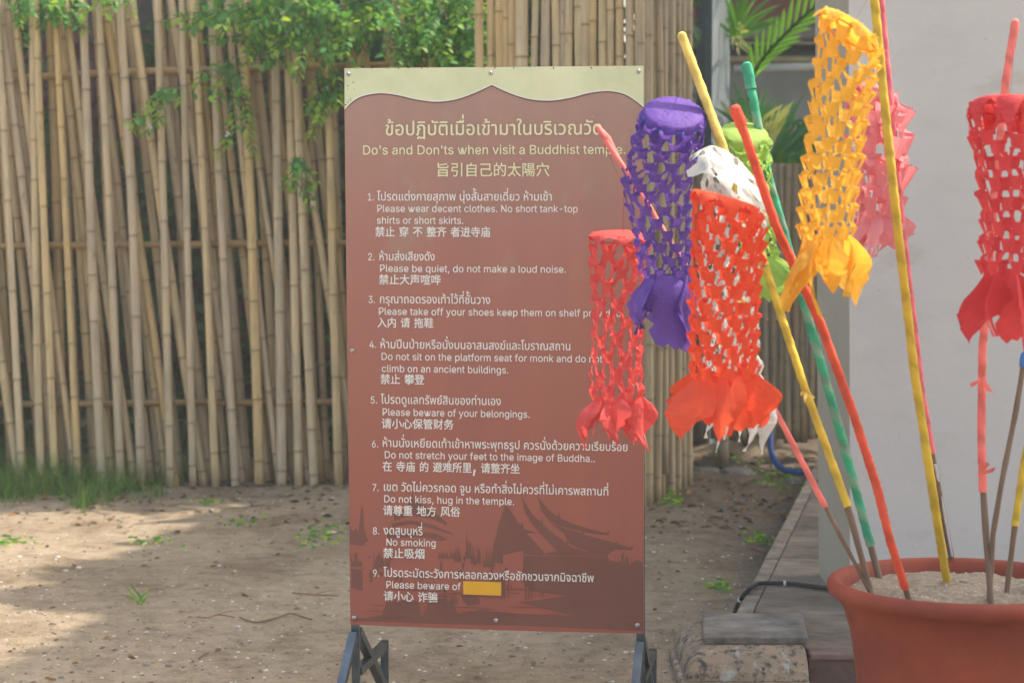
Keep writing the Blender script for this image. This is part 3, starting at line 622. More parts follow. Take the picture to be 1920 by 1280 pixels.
24217: (245, [[139,46,139,7,94,7,94,46], [157,46,203,46,203,7,157,7], [139,62,94,62,94,99,139,99], [157,62,157,99,203,99,203,62], [76,115,76,-20,94,-20,94,-10,203,-10,203,-20,222,-20,222,115,157,115,157,145,139,145,139,115], [118,202,129,175,35,175,31,50,11,-9,27,-19,49,44,53,159,232,159,232,175,151,175,137,207]]),
24341: (245, [[192,203,192,-20,210,-20,210,203], [35,139,22,67,114,67,109,21,101,3,90,0,52,2,59,-17,98,-18,117,-10,127,15,135,84,44,84,51,122,133,122,133,196,26,196,26,178,115,178,115,139]]),
24515: (245, [[72,138,72,16,80,-9,107,-15,156,-15,184,-3,192,45,175,53,170,12,155,2,95,5,91,16,91,138], [33,119,25,71,11,26,29,19,51,116], [187,119,219,26,237,33,204,125], [84,185,150,129,163,143,96,197]]),
25152: (245, [[131,181,131,100,126,44,99,-8,113,-20,143,38,150,105,188,105,188,-19,206,-19,206,105,235,105,235,123,150,123,150,168,230,187,218,203], [42,88,42,128,91,128,91,88], [108,201,70,189,24,182,21,43,7,-8,22,-20,37,24,42,72,108,72,108,144,42,144,42,168,120,185]]),
25302: (245, [[41,206,41,156,9,156,9,139,41,139,41,85,7,75,12,57,41,66,41,3,36,-1,13,-1,19,-19,50,-15,56,-9,58,72,85,81,83,98,58,90,58,139,84,139,84,156,58,156,58,206], [122,206,104,162,79,126,94,115,120,155,233,155,233,172,128,172,139,202], [110,127,110,86,85,76,91,61,110,68,110,11,117,-12,145,-18,204,-18,227,-10,235,20,219,26,215,4,203,-1,130,1,127,11,127,75,157,86,157,22,173,22,173,93,203,104,202,50,196,46,182,46,187,30,206,31,214,36,218,46,220,121,208,126,173,110,173,147,157,147,157,104,127,92,127,127]]),
25856: (245, [[93,146,109,135,84,118,92,112,84,99,13,99,13,84,70,84,41,63,8,47,20,34,58,56,91,84,158,84,188,55,225,35,237,49,204,63,177,84,233,84,233,99,103,99,110,110,103,112,121,125,137,110,148,120,131,135,147,154,133,159,120,144,104,155], [152,77,76,68,80,58,114,60,114,48,58,48,58,37,114,37,114,25,31,25,31,13,114,13,114,-2,109,-6,77,-6,83,-20,121,-18,129,-13,131,13,214,13,214,25,131,25,131,37,187,37,187,48,131,48,131,62,163,68], [94,192,112,181,90,167,90,182,64,182,64,206,48,206,48,182,15,182,15,167,45,167,10,127,17,112,48,148,48,107,64,107,64,151,82,130,92,143,64,167,89,166,100,156,123,173,138,159,149,169,133,182,148,200,134,204,122,190,104,201], [181,206,181,182,149,182,149,167,175,167,142,131,153,120,181,151,181,107,196,107,196,153,227,118,238,130,202,167,231,167,231,182,196,182,196,206]]),
25972: (245, [[52,44,52,3,12,3,12,-13,234,-13,234,3,131,3,131,23,202,23,202,37,131,37,131,56,218,56,218,72,28,72,28,56,113,56,113,3,70,3,70,44], [21,164,21,121,57,121,35,102,10,89,20,77,63,109,63,79,79,79,79,111,112,89,120,100,86,121,79,112,79,121,119,121,119,164,79,164,79,176,126,176,126,190,79,190,79,206,63,206,63,190,14,190,14,176,63,176,63,164], [36,152,63,152,63,134,36,134], [79,152,104,152,104,134,79,134], [157,163,200,163,180,126], [157,206,142,171,121,143,134,131,148,148,169,115,122,89,132,76,180,103,225,75,236,90,191,114,217,163,233,163,233,178,165,178,173,202]]),
26041: (245, [[108,200,125,163,17,163,17,146,84,146,78,88,57,35,11,-6,25,-20,76,27,98,88,185,88,179,27,169,3,158,0,116,2,123,-16,164,-17,185,-8,197,22,205,106,100,106,104,146,229,146,229,163,126,163,143,171,125,207]]),
26088: (245, [[59,36,187,36,187,7,59,7], [59,51,59,78,187,78,187,51], [41,94,41,-20,59,-20,59,-10,187,-10,187,-19,206,-19,206,94], [190,195,52,175,52,206,33,206,33,147,44,123,85,117,177,117,211,125,222,157,203,163,197,140,177,135,58,137,52,147,52,160,203,180]]),
27490: (245, [[46,152,46,11,12,11,12,-7,233,-7,233,11,141,11,141,105,222,105,222,124,141,124,141,205,122,205,122,11,65,11,65,152]]),
28895: (245, [[20,156,10,96,23,90,34,154], [84,163,67,112,78,106,100,157], [47,205,47,121,41,53,10,-7,23,-20,45,13,58,49,85,7,99,21,62,70,64,205], [156,170,156,128,123,128,123,112,155,112,146,70,118,29,130,19,153,49,165,80,194,22,208,30,168,101,170,112,204,112,204,128,170,128,170,170], [100,195,100,-20,117,-20,117,-5,210,-5,210,-18,227,-18,227,195], [117,12,117,178,210,178,210,12]]),
30331: (245, [[69,86,172,86,172,55,69,55], [51,102,51,40,191,40,191,102], [216,175,181,145,164,164,202,194,188,204,156,175,139,205,123,200,141,167,164,138,83,138,102,163,116,191,101,197,25,197,25,181,92,181,67,147,35,171,25,161,56,136,6,103,18,89,49,108,79,134,79,122,167,122,167,134,195,110,226,92,238,107,192,135,229,165], [160,39,142,2,85,2,100,8,85,38,68,33,82,2,15,2,15,-14,231,-14,231,2,161,2,177,34]]),
30340: (245, [[135,104,173,46,188,56,150,112], [59,206,49,166,21,166,21,-13,38,-13,38,6,107,6,107,166,66,166,79,203], [38,150,90,150,90,98,38,98], [38,23,38,82,90,82,90,23], [147,207,131,158,109,117,124,107,147,150,210,150,204,44,195,6,185,2,148,3,154,-14,191,-15,211,-5,221,39,228,167,154,167,164,203]]),
31105: (245, [[162,26,212,-16,227,-6,176,35], [44,95,44,80,205,80,205,95], [61,35,40,13,13,-5,28,-16,55,4,78,29], [59,206,59,181,18,181,18,166,54,166,33,139,9,118,21,106,59,148,59,104,76,104,76,148,105,124,115,137,76,166,111,166,111,181,76,181,76,206], [16,60,16,44,114,44,114,0,109,-4,76,-4,82,-20,122,-17,131,-11,133,44,230,44,230,60], [166,206,166,181,122,181,122,166,159,166,137,139,111,120,123,107,166,150,166,104,183,104,183,150,223,107,235,120,210,140,188,166,226,166,226,181,183,181,183,206]]),
31348: (245, [[78,104,54,41,13,-5,27,-19,70,31,97,100], [169,104,151,99,181,32,222,-19,236,-4,196,42], [99,200,122,160,21,160,21,102,39,102,39,142,206,142,206,102,225,102,225,160,123,160,140,167,116,206]]),
31359: (245, [[140,145,207,113,42,113,107,148,93,156,26,125,34,113,34,97,154,97,154,64,60,64,66,89,48,91,37,48,128,48,74,22,12,6,24,-9,94,13,154,48,154,2,149,-2,116,-2,123,-19,162,-16,170,-10,172,48,227,48,227,64,172,64,172,97,220,97,220,113,208,113,217,125,149,156], [103,201,116,181,19,181,19,142,37,142,37,165,208,165,208,142,227,142,227,181,138,181,121,207]]),
31649: (245, [[52,107,52,-20,70,-20,70,-12,189,-12,189,-19,207,-19,207,41,70,41,70,58,194,58,194,107], [189,3,70,3,70,27,189,27], [108,153,115,137,25,137,25,97,43,97,43,123,206,123,206,97,224,97,224,137,134,137,124,156], [70,93,176,93,176,72,70,72], [41,207,28,176,11,151,26,142,46,172,63,172,76,145,92,150,81,172,119,172,119,186,52,186,59,203], [145,206,135,181,121,160,136,151,150,172,167,172,185,144,200,151,187,172,230,172,230,186,156,186,163,203]]),
32773: (245, [[205,198,177,165,177,175,116,175,116,206,98,206,98,175,35,175,35,159,98,159,98,127,13,127,13,111,109,111,60,83,8,62,20,46,65,66,65,-20,83,-20,83,-12,183,-12,183,-19,202,-19,202,85,100,85,139,111,232,111,232,127,161,127,221,189], [116,127,116,159,171,159,133,127], [83,30,183,30,183,4,83,4], [83,45,83,69,183,69,183,45]]),
33258: (245, [[59,101,190,101,190,65,59,65], [59,118,59,155,190,155,190,118], [59,48,190,48,190,11,59,11], [112,206,102,172,40,172,40,-20,59,-20,59,-6,190,-6,190,-19,209,-19,209,172,121,172,133,203]]),
35784: (245, [[25,188,63,151,76,163,37,200], [121,203,104,151,80,108,95,96,122,147,138,147,138,-19,157,-19,157,40,233,40,233,58,157,58,157,95,230,95,230,112,157,112,157,147,236,147,236,165,128,165,139,199], [12,129,12,111,47,111,47,26,42,10,33,0,44,-13,98,31,91,46,65,27,65,129]]),
35831: (245, [[26,189,63,151,75,164,38,200], [10,129,10,111,47,111,47,22,43,8,35,0,45,-15,96,27,90,43,65,24,65,129], [121,52,198,52,198,32,121,32], [121,65,121,84,198,84,198,65], [150,206,150,187,94,187,94,173,150,173,150,157,100,157,100,143,150,143,150,126,86,126,86,112,235,112,235,126,169,126,169,143,220,143,220,157,169,157,169,173,228,173,228,187,169,187,169,206], [104,98,104,-19,121,-19,121,18,198,18,198,1,194,-3,166,-3,171,-19,207,-16,214,-10,216,98]]),
36130: (245, [[55,163,53,58,40,23,8,-7,19,-19,53,14,68,54,71,163], [65,32,97,-13,110,-2,77,41], [21,194,21,43,36,43,36,179,88,179,88,44,103,44,103,194], [186,206,186,157,115,157,115,140,180,140,149,77,108,29,121,14,157,56,186,109,186,4,181,-1,152,-1,159,-19,195,-16,203,-9,205,140,234,140,234,157,205,157,205,206]]),
36827: (245, [[20,191,57,149,72,161,33,201], [176,201,176,161,136,161,136,201,118,201,118,161,83,161,83,144,118,144,117,100,82,100,82,82,115,82,106,55,85,31,99,18,123,48,134,82,176,82,176,20,195,20,195,82,231,82,231,100,195,100,195,144,226,144,226,161,195,161,195,201], [136,144,176,144,176,100,136,100], [64,117,12,117,12,100,46,100,46,30,9,0,22,-16,40,6,55,15,78,0,107,-10,146,-13,231,-11,236,9,147,4,110,6,82,16,64,28]]),
36991: (245, [[160,154,169,121,183,125,173,157], [14,188,47,144,62,153,29,197], [103,84,130,84,130,34,103,34], [97,139,97,179,126,179,126,139], [81,194,77,100,57,47,70,35,89,82,89,19,144,19,144,98,93,98,96,124,142,124,142,194], [173,203,184,175,150,175,150,161,233,161,233,175,201,175,187,207], [209,158,194,118,147,118,147,103,182,103,182,76,150,76,150,61,182,61,182,17,199,17,199,61,232,61,232,76,199,76,199,103,234,103,234,118,208,118,224,154], [57,111,11,111,11,94,40,94,40,25,7,0,18,-16,36,4,51,12,75,-1,105,-11,145,-13,232,-11,238,8,145,3,108,5,80,13,57,27]]),
37324: (245, [[56,133,115,133,115,102,56,102], [132,133,192,133,192,102,132,102], [56,179,115,179,115,149,56,149], [132,179,192,179,192,149,132,149], [30,57,30,40,113,40,113,5,13,5,13,-13,232,-13,232,5,133,5,133,40,219,40,219,57,133,57,133,86,211,86,211,196,38,196,38,86,113,86,113,57]]),
37325: (245, [[39,132,39,56,112,56,112,39,31,39,31,25,112,25,112,3,13,3,13,-12,233,-12,233,3,131,3,131,25,217,25,217,39,131,39,131,56,208,56,208,132,131,132,131,147,231,147,231,163,131,163,131,181,208,190,198,204,33,191,37,177,112,180,112,163,14,163,14,147,112,147,112,132], [57,88,112,88,112,70,57,70], [131,88,189,88,189,70,131,70], [57,119,112,119,112,101,57,101], [131,119,189,119,189,101,131,101]]),
38525: (245, [[126,150,198,150,198,130,126,130], [126,182,198,182,198,163,126,163], [109,196,109,116,216,116,216,196], [88,102,88,87,120,87,101,58,76,37,88,25,118,54,139,54,116,22,86,-3,97,-15,130,15,156,54,176,54,159,19,134,-8,146,-19,173,13,193,54,209,54,200,-2,175,-4,179,-19,201,-19,214,-13,222,8,227,69,128,69,137,87,236,87,236,102], [20,195,20,-20,36,-20,36,179,68,179,49,122,67,95,71,73,66,56,44,54,49,38,65,38,78,43,85,54,88,71,83,96,65,124,90,189,75,195]]),
38590: (245, [[162,198,179,163,195,170,178,205], [171,97,171,65,134,65,134,97], [136,205,117,156,89,111,98,95,117,120,117,-20,134,-20,134,-2,234,-2,234,15,188,15,188,49,226,49,226,65,188,65,188,97,226,97,226,114,188,114,188,145,231,145,231,162,139,162,154,200], [171,114,134,114,134,145,171,145], [171,49,171,15,134,15,134,49], [12,136,53,76,32,40,7,14,20,0,44,25,65,58,86,21,100,34,74,78,88,123,97,175,83,178,14,178,14,161,78,161,61,96,25,146]]),
38795: (245, [[169,95,169,64,125,64,125,47,169,47,169,6,114,6,114,-11,236,-11,236,6,187,6,187,47,229,47,229,64,187,64,187,95], [169,205,169,173,128,173,128,156,169,156,169,120,121,120,121,103,233,103,233,120,187,120,187,156,228,156,228,173,187,173,187,205], [19,118,19,59,58,59,58,40,10,40,10,24,58,24,58,-20,75,-20,75,24,120,24,120,40,75,40,75,59,112,59,112,118,75,118,75,134,102,134,102,168,123,168,123,183,102,183,102,206,85,206,85,183,49,183,49,206,32,206,32,183,11,183,11,168,32,168,32,134,58,134,58,118], [85,168,85,149,49,149,49,168], [35,103,59,103,59,73,35,73], [74,103,97,103,97,73,74,73]]),
39118: (245, [[39,194,39,121,34,56,10,-8,25,-20,52,50,58,121,58,176,186,176,188,70,196,5,219,-17,233,-8,238,26,226,39,220,2,206,55,205,194], [150,159,124,101,84,149,69,141,114,84,88,49,59,23,73,8,101,35,126,69,163,12,180,22,136,86,166,154]]),
39575: (245, [[7,39,11,23,66,38,64,53], [156,86,156,50,138,50,138,86], [168,86,185,86,185,50,168,50], [124,101,124,-18,138,-18,138,35,156,35,156,-12,168,-12,168,35,185,35,185,-11,197,-11,197,35,213,35,213,-2,200,-4,204,-18,223,-15,228,-2,228,101], [197,86,213,86,213,50,197,50], [149,202,160,179,107,179,104,61,86,-5,100,-15,119,54,124,122,224,122,224,179,179,179,166,207], [124,164,208,164,208,138,124,138], [25,160,17,75,76,75,70,20,64,-1,56,-4,34,-3,38,-18,62,-18,77,-11,86,15,92,90,77,90,86,194,14,194,14,178,69,178,61,90,35,90,40,159]]),
40784: (245, [[161,82,161,-20,180,-20,180,82], [65,83,65,55,59,23,30,-6,44,-20,77,15,84,55,84,83], [164,165,146,144,123,127,98,144,78,165], [107,202,120,181,15,181,15,165,59,165,79,139,105,118,61,104,10,94,21,78,75,90,123,108,170,90,226,80,237,97,185,105,141,118,166,139,186,165,229,165,229,181,140,181,124,207]]),
}
# ---- bamboo poles
def bamboo_mesh(length, r, sides=9, taper=0.85, gap=(0.22, 0.52), bend=0.02):
    vs, fs, jt = [], [], []
    zs = [(0.0, 1.0, 0.0)]
    z = R(.05, .25)
    while z < length - .05:
        zs += [(z - .03, 0.99, 0), (z - .007, 0.965, .15), (z - .0015, 0.97, .8), (z + .003, 1.08, .2), (z + .012, 1.03, 0.0), (z + .03, 1.0, 0)]
        z += R(*gap)
    zs.append((length, 1.0, 0))
    ph, bx, by = R(0, 6.28), R(-bend, bend), R(-bend * .4, bend * .4)
    for (z, k, j) in zs:
        t = z / length
        ox = bx * math.sin(t * math.pi) + 0.25 * bx * math.sin(t * 7 + ph)
        oy = by * math.sin(t * math.pi)
        rr = r * k * (1 - (1 - taper) * t)
        for s in range(sides):
            a = 2 * math.pi * s / sides
            vs.append((ox + rr * math.cos(a), oy + rr * math.sin(a), z))
            jt.append(j)
    for i in range(len(zs) - 1):
        for s in range(sides):
            fs.append((i * sides + s, i * sides + (s + 1) % sides, (i + 1) * sides + (s + 1) % sides, (i + 1) * sides + s))
    n = (len(zs) - 1) * sides
    fs.append(tuple(n + s for s in range(sides)))
    fs.append(tuple(range(sides))[::-1])
    me = bpy.data.meshes.new('bamboo_pole')
    me.from_pydata(vs, [], fs)
    me.polygons.foreach_set('use_smooth', [len(f) == 4 for f in fs])
    at = me.attributes.new('joint', 'FLOAT', 'POINT')
    at.data.foreach_set('value', jt)
    return me
POLES = [bamboo_mesh(2.9, 0.0245 + 0.0012 * (i % 5)) for i in range(22)]
for me in POLES:
    me.materials.append(M['bamboo'])
def put_pole(meshes, a, b_, parent, scale=1.0, name='bamboo_pole', mlen=2.9):
    me = random.choice(meshes)
    o = bpy.data.objects.new(name, me)
    col.objects.link(o)
    o.parent = parent
    a, b_ = Vector(a), Vector(b_)
    d = b_ - a
    q = d.to_track_quat('Z', 'Y')
    o.rotation_mode = 'QUATERNION'
    o.rotation_quaternion = q @ Matrix.Rotation(R(0, 6.28) if scale != -1 else 0, 3, 'Z').to_quaternion()
    o.location = a - parent.location
    o.scale = (scale, scale, d.length / mlen)
    return o
YF = 10.6
fence = thing('bamboo_fence', 'leaning tan bamboo pole fence tied on three level canes, filling the left of the picture', 'fence', (-1.5, YF, 0))
# three overlapping rows: nearly upright poles in front, leaning poles behind them, more poles behind the canes
rf = random.Random(40)
def row(x, x_end, pitch, lean, Yr, jit, sc_, yfoot=905):
    while x < x_end:
        ln = rf.uniform(*lean)
        xx = x + rf.uniform(-jit, jit)
        yf = yfoot + (6 if xx > 320 else -4) + rf.uniform(-5, 5)
        xt = xx - ln * (yf + 75)
        a = P(xx, yf, Yr + rf.uniform(-.008, .008))
        a.z = rf.uniform(-.03, -.005)
        put_pole(POLES, a, P(xt, -75 + rf.uniform(-20, 20), Yr + rf.uniform(-.008, .008)), fence, rf.uniform(*sc_))
        x += pitch * rf.uniform(.62, 1.38)
row(-640, 905, 42, (.015, .06), YF - .075, 6, (.74, .95))
row(-640, 1000, 74, (.10, .16), YF - .022, 9, (.74, .98))
row(-620, 1000, 60, (.09, .15), YF + .082, 9, (.74, .98))
row(-640, 960, 29, (.03, .12), YF + .13, 6, (.72, .96), 898)
RAILM = []
for k in range(3):
    me = bamboo_mesh(3.2, 0.019, 9, .9, (.3, .42), .012)
    me.materials.append(M['rail'])
    RAILM.append(me)
for (xa, ya, xb, yb) in ((-640, 170, -20, 153), (-640, 466, -20, 462), (-640, 760, -20, 757), (-60, 153, 420, 130), (380, 134, 900, 118), (-60, 462, 360, 458), (330, 460, 900, 455), (-60, 756, 420, 752), (390, 755, 900, 752)):
    put_pole(RAILM, P(xa, ya, YF + .03), P(xb, yb, YF + .03), fence, R(.9, 1.05), 'cross_cane', 3.2)

# nearer upright section (above the sign) and the section turned towards the path
fence2 = thing('bamboo_fence', 'upright bamboo pole fence section rising straight above the sign board', 'fence', (0.2, 9.9, 0))
for x in (897, 916, 931, 943, 963, 980, 1004, 1023, 1038, 1053, 1069, 1084, 1099, 1114, 1130, 1145, 1160, 1178, 1195):
    wide = {980: 1.25, 1099: 1.25}.get(x, R(.78, .95))
    a = P(x + R(-2, 2), 940, 9.88 + R(-.01, .01)); a.z = 0
    put_pole(POLES, a, P(x + R(-3, 3), R(-110, -80), 9.88), fence2, wide)
for yy in (150, 500, 800):
    put_pole(RAILM, P(890, yy, 9.95), P(1206, yy, 9.95), fence2, .95, 'cross_cane', 3.2)
GREYP = []
for i in range(10):
    me = bamboo_mesh(2.9, 0.024, 9, .95)
    me.materials.append(M['bamboo_grey'])
    GREYP.append(me)
fence3 = thing('bamboo_fence', 'greyish closely packed bamboo fence section right of the sign, turned away along the path', 'fence', (0.7, 10, 0))
n = 8
for i, (x, yb) in enumerate(((1205, 956), (1217, 950), (1233, 946), (1247, 905), (1259, 934), (1271, 925), (1282, 914), (1292, 905))):
    Yp = 9.72 + i * 0.11
    a = P(x, yb, Yp)
    a.z = -.01 if i != 3 else .12
    put_pole(GREYP, a, P(x + R(-1.5, 1.5), -90, Yp), fence3, R(.70, .80))
for i, x in enumerate((1211, 1225, 1240, 1254, 1266, 1277, 1288)):
    Yp = 9.84 + i * 0.11
    a = P(x, 920, Yp); a.z = 0
    put_pole(GREYP, a, P(x, -90, Yp), fence3, R(.62, .7))

# low dark section closing the path
DARKP = []
for i in range(10):
    me = bamboo_mesh(1.6, 0.021, 8, .95)
    me.materials.append(M['bamboo_dark'])
    DARKP.append(me)
fence4 = thing('bamboo_fence', 'low dark bamboo fence across the far end of the path, open at the bottom', 'fence', (1.3, 11.4, 0))
x = 1298.0
while x < 1560:
    put_pole(DARKP, P(x + R(-1, 1), 826 + R(-5, 5), 11.4 + R(-.01, .01)), P(x + R(-1.5, 1.5), 312 + R(-6, 5), 11.4), fence4, R(.85, 1.15), mlen=1.6)
    x += R(12.5, 15.5)
for yy in (360, 600, 800):
    put_pole(RAILM, P(1296, yy, 11.46), P(1560, yy, 11.46), fence4, .9, 'cross_cane', 3.2)
put_pole(DARKP, G(1357, 880), P(1357, 320, 11.3), fence4, 1.4, 'fence_post', 1.6)

# ---- the sign board
YL, YR = 5.765, 5.645
sA = P(645, 128, YL)
sB = P(1208, 123, YR)
SU = Vector((sB.x - sA.x, YR - YL, 0)).normalized()
SN = Vector((SU.y, -SU.x, 0)).normalized()
if SN.y > 0:
    SN = -SN
def S(px, py, off=0.0):                              # the point of the board (or `off` in front of it) behind a pixel
    d = ray(px, py)
    o = Vector((0, 0, CAM_Z))
    p0 = sA + SN * off
    return o + d * ((p0 - o).dot(SN) / d.dot(SN))
sign = thing('notice_board', "tall maroon temple rules sign with a cream wavy header, lettered in Thai, English and Chinese", 'sign', ((S(645, 1170).x + S(1208, 1187).x) / 2, 5.7, 0))
def board_mat():
    m, N, L, b = newmat('printed_maroon_vinyl')
    tc = N.new('ShaderNodeTexCoord').outputs['Object']
    sx = N.new('ShaderNodeSeparateXYZ')
    L.new(tc, sx.inputs[0])
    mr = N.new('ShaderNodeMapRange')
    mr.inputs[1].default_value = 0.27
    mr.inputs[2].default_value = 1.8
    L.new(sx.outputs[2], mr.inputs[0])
    o = ramp(N, L, mr.outputs[0], [(0.0, (0.33, 0.088, 0.062)), (0.30, (0.36, 0.112, 0.081)), (0.65, (0.40, 0.160, 0.120)), (1.0, (0.41, 0.26, 0.205))])  # faded print gradient, its pale top also holding painted sky reflection
    st = nz(N, L, 1.0, 3, 0.5, tc, (14, 14, .5))
    o = mixc(N, L, 1.0, o, ramp(N, L, st, [(0.3, (0.93, 0.96, 0.98)), (0.7, (1.06, 1.02, 1.0))]), 'MULTIPLY')
    # greenish foliage reflections painted into the upper half, with some bleaching
    pt = nz(N, L, 1.0, 2, 0.5, tc, (11, 11, 7))
    up = N.new('ShaderNodeMapRange')
    up.inputs[1].default_value = 1.1
    up.inputs[2].default_value = 1.5
    L.new(sx.outputs[2], up.inputs[0])
    f = N.new('ShaderNodeMath'); f.operation = 'MULTIPLY'
    pr = N.new('ShaderNodeMapRange'); pr.inputs[1].default_value = 0.60; pr.inputs[2].default_value = 0.72; pr.inputs[4].default_value = 0.5
    L.new(pt, pr.inputs[0])
    L.new(up.outputs[0], f.inputs[0]); L.new(pr.outputs[0], f.inputs[1])
    o = mixc(N, L, f.outputs[0], o, (0.38, 0.33, 0.22, 1))
    # paler scratches and specks
    v = N.new('ShaderNodeTexVoronoi'); v.inputs['Scale'].default_value = 26
    L.new(tc, v.inputs['Vector'])
    vc = N.new('ShaderNodeSeparateColor'); L.new(v.outputs['Color'], vc.inputs[0])
    a = N.new('ShaderNodeMath'); a.operation = 'LESS_THAN'; a.inputs[1].default_value = 0.045; L.new(v.outputs['Distance'], a.inputs[0])
    g = N.new('ShaderNodeMath'); g.operation = 'GREATER_THAN'; g.inputs[1].default_value = 0.8; L.new(vc.outputs[0], g.inputs[0])
    h = N.new('ShaderNodeMath'); h.operation = 'MULTIPLY'; L.new(a.outputs[0], h.inputs[0]); L.new(g.outputs[0], h.inputs[1])
    o = mixc(N, L, h.outputs[0], o, (0.5, 0.4, 0.36, 1))
    L.new(o, b.inputs['Base Color'])
    b.inputs['Roughness'].default_value = 0.38
    b.inputs['Specular IOR Level'].default_value = 0.5
    bump(N, L, b, nz(N, L, 1.0, 2, 0.5, tc, (3, 3, 1.2)), 0.02, 0.15)
    return m
M['board'] = board_mat()
M['cream'] = simple('cream_print', (0.70, 0.74, 0.44), 0.4, 0.10, 7, 0, spec=0.5, c2=(0.80, 0.82, 0.52))
M['header_line'] = simple('header_shadow_line', (0.17, 0.075, 0.055), 0.5, 0.1, 7, 0)
M['header_glow'] = simple('header_pale_line', (0.80, 0.80, 0.68), 0.5, 0.05, 7, 0)
M['ink_title'] = simple('cream_ink', (0.80, 0.79, 0.50), 0.5, 0.05, 20, 0)
M['ink_white'] = simple('white_ink', (0.84, 0.82, 0.77), 0.5, 0.05, 20, 0)
M['print_dark'] = simple('darker_maroon_print', (0.195, 0.074, 0.058), 0.45, 0.10, 4, 0)
M['yellow_sticker'] = simple('yellow_sticker', (0.80, 0.42, 0.025), 0.45, 0.06, 18, 0)
M['rust'] = simple('rust_stain', (0.10, 0.05, 0.03), 0.8, 0.4, 80, 0)
# board: a thin sheet, subdivided so its lower edge can sag
tl, tr, br_, bl_ = (645, 128), (1208, 123), (1207, 1187), (657, 1170)
def quadpt(u, v):                                    # u right, v down, in pixels
    xa, ya = tl[0] + (bl_[0] - tl[0]) * v, tl[1] + (bl_[1] - tl[1]) * v
    xb, yb = tr[0] + (br_[0] - tr[0]) * v, tr[1] + (br_[1] - tr[1]) * v
    return xa + (xb - xa) * u, ya + (yb - ya) * u
def sheet(name, pts_front, mat, off, parent=None, thick=None):
    vs, fs = [], []
    tri = tessellate_polygon([[Vector((x, y, 0)) for x, y in pts_front]])
    vs = [S(x, y, off) for x, y in pts_front]
    fs = []
    for t in tri:
        a, c, d = (vs[i] for i in t)
        fs.append(tuple(t) if (c - a).cross(d - a).dot(SN) > 0 else tuple(t)[::-1])
    if thick:
        n = len(vs)
        vs += [S(x, y, off) - SN * thick for x, y in pts_front]
        fs += [tuple(i + n for i in f)[::-1] for f in fs]
        fs += [(i, (i + 1) % n, n + (i + 1) % n, n + i) for i in range(n)]
    return mk(name, vs, fs, mat, parent)
edge = [quadpt(u / 20, 0) for u in range(21)] + [quadpt(1, v / 20) for v in range(1, 21)]
edge += [(x, y + 2.0 * math.sin(math.pi * u / 20)) for u in range(19, -1, -1) for x, y in [quadpt(u / 20, 1)]] + [quadpt(0, v / 20) for v in range(19, 0, -1)]
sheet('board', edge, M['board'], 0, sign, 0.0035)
def catmull(pts, n=8):
    out = []
    for i in range(len(pts) - 1):
        p0 = pts[max(i - 1, 0)]; p1 = pts[i]; p2 = pts[i + 1]; p3 = pts[min(i + 2, len(pts) - 1)]
        for k in range(n):
            t = k / n
            out.append(tuple(0.5 * ((2 * p1[j]) + (-p0[j] + p2[j]) * t + (2 * p0[j] - 5 * p1[j] + 4 * p2[j] - p3[j]) * t * t + (-p0[j] + 3 * p1[j] - 3 * p2[j] + p3[j]) * t ** 3) for j in range(len(p1))))
    out.append(tuple(pts[-1]))
    return out
hl = catmull([(646, 207), (660, 192), (680, 181), (712, 175.5), (745, 179), (780, 187), (818, 191.5), (855, 187), (890, 175), (922, 160)])
hr = catmull([(922, 160), (955, 175), (990, 186), (1030, 189.5), (1070, 184), (1105, 175), (1140, 171.5), (1170, 177), (1192, 190), (1207, 202)])
curve = hl + hr[1:]
top = [(1206.8, 123.6), (923, 126.2), (646.2, 128.6)]
sheet('header_band', curve + top, M['cream'], 0.0006, sign)
def strip(name, pts, w0, w1, mat, off):
    vs, fs = [], []
    for x, y in pts:
        vs += [S(x, y + w0, off), S(x, y + w1, off)]
    for i in range(len(pts) - 1):
        fs.append((2 * i, 2 * i + 1, 2 * i + 3, 2 * i + 2))
    return mk(name, vs, fs, mat, sign)
strip('header_line', curve, -.3, 2.2, M['header_line'], 0.0010)
strip('header_line', curve, -3.2, -.3, M['header_glow'], 0.0010)
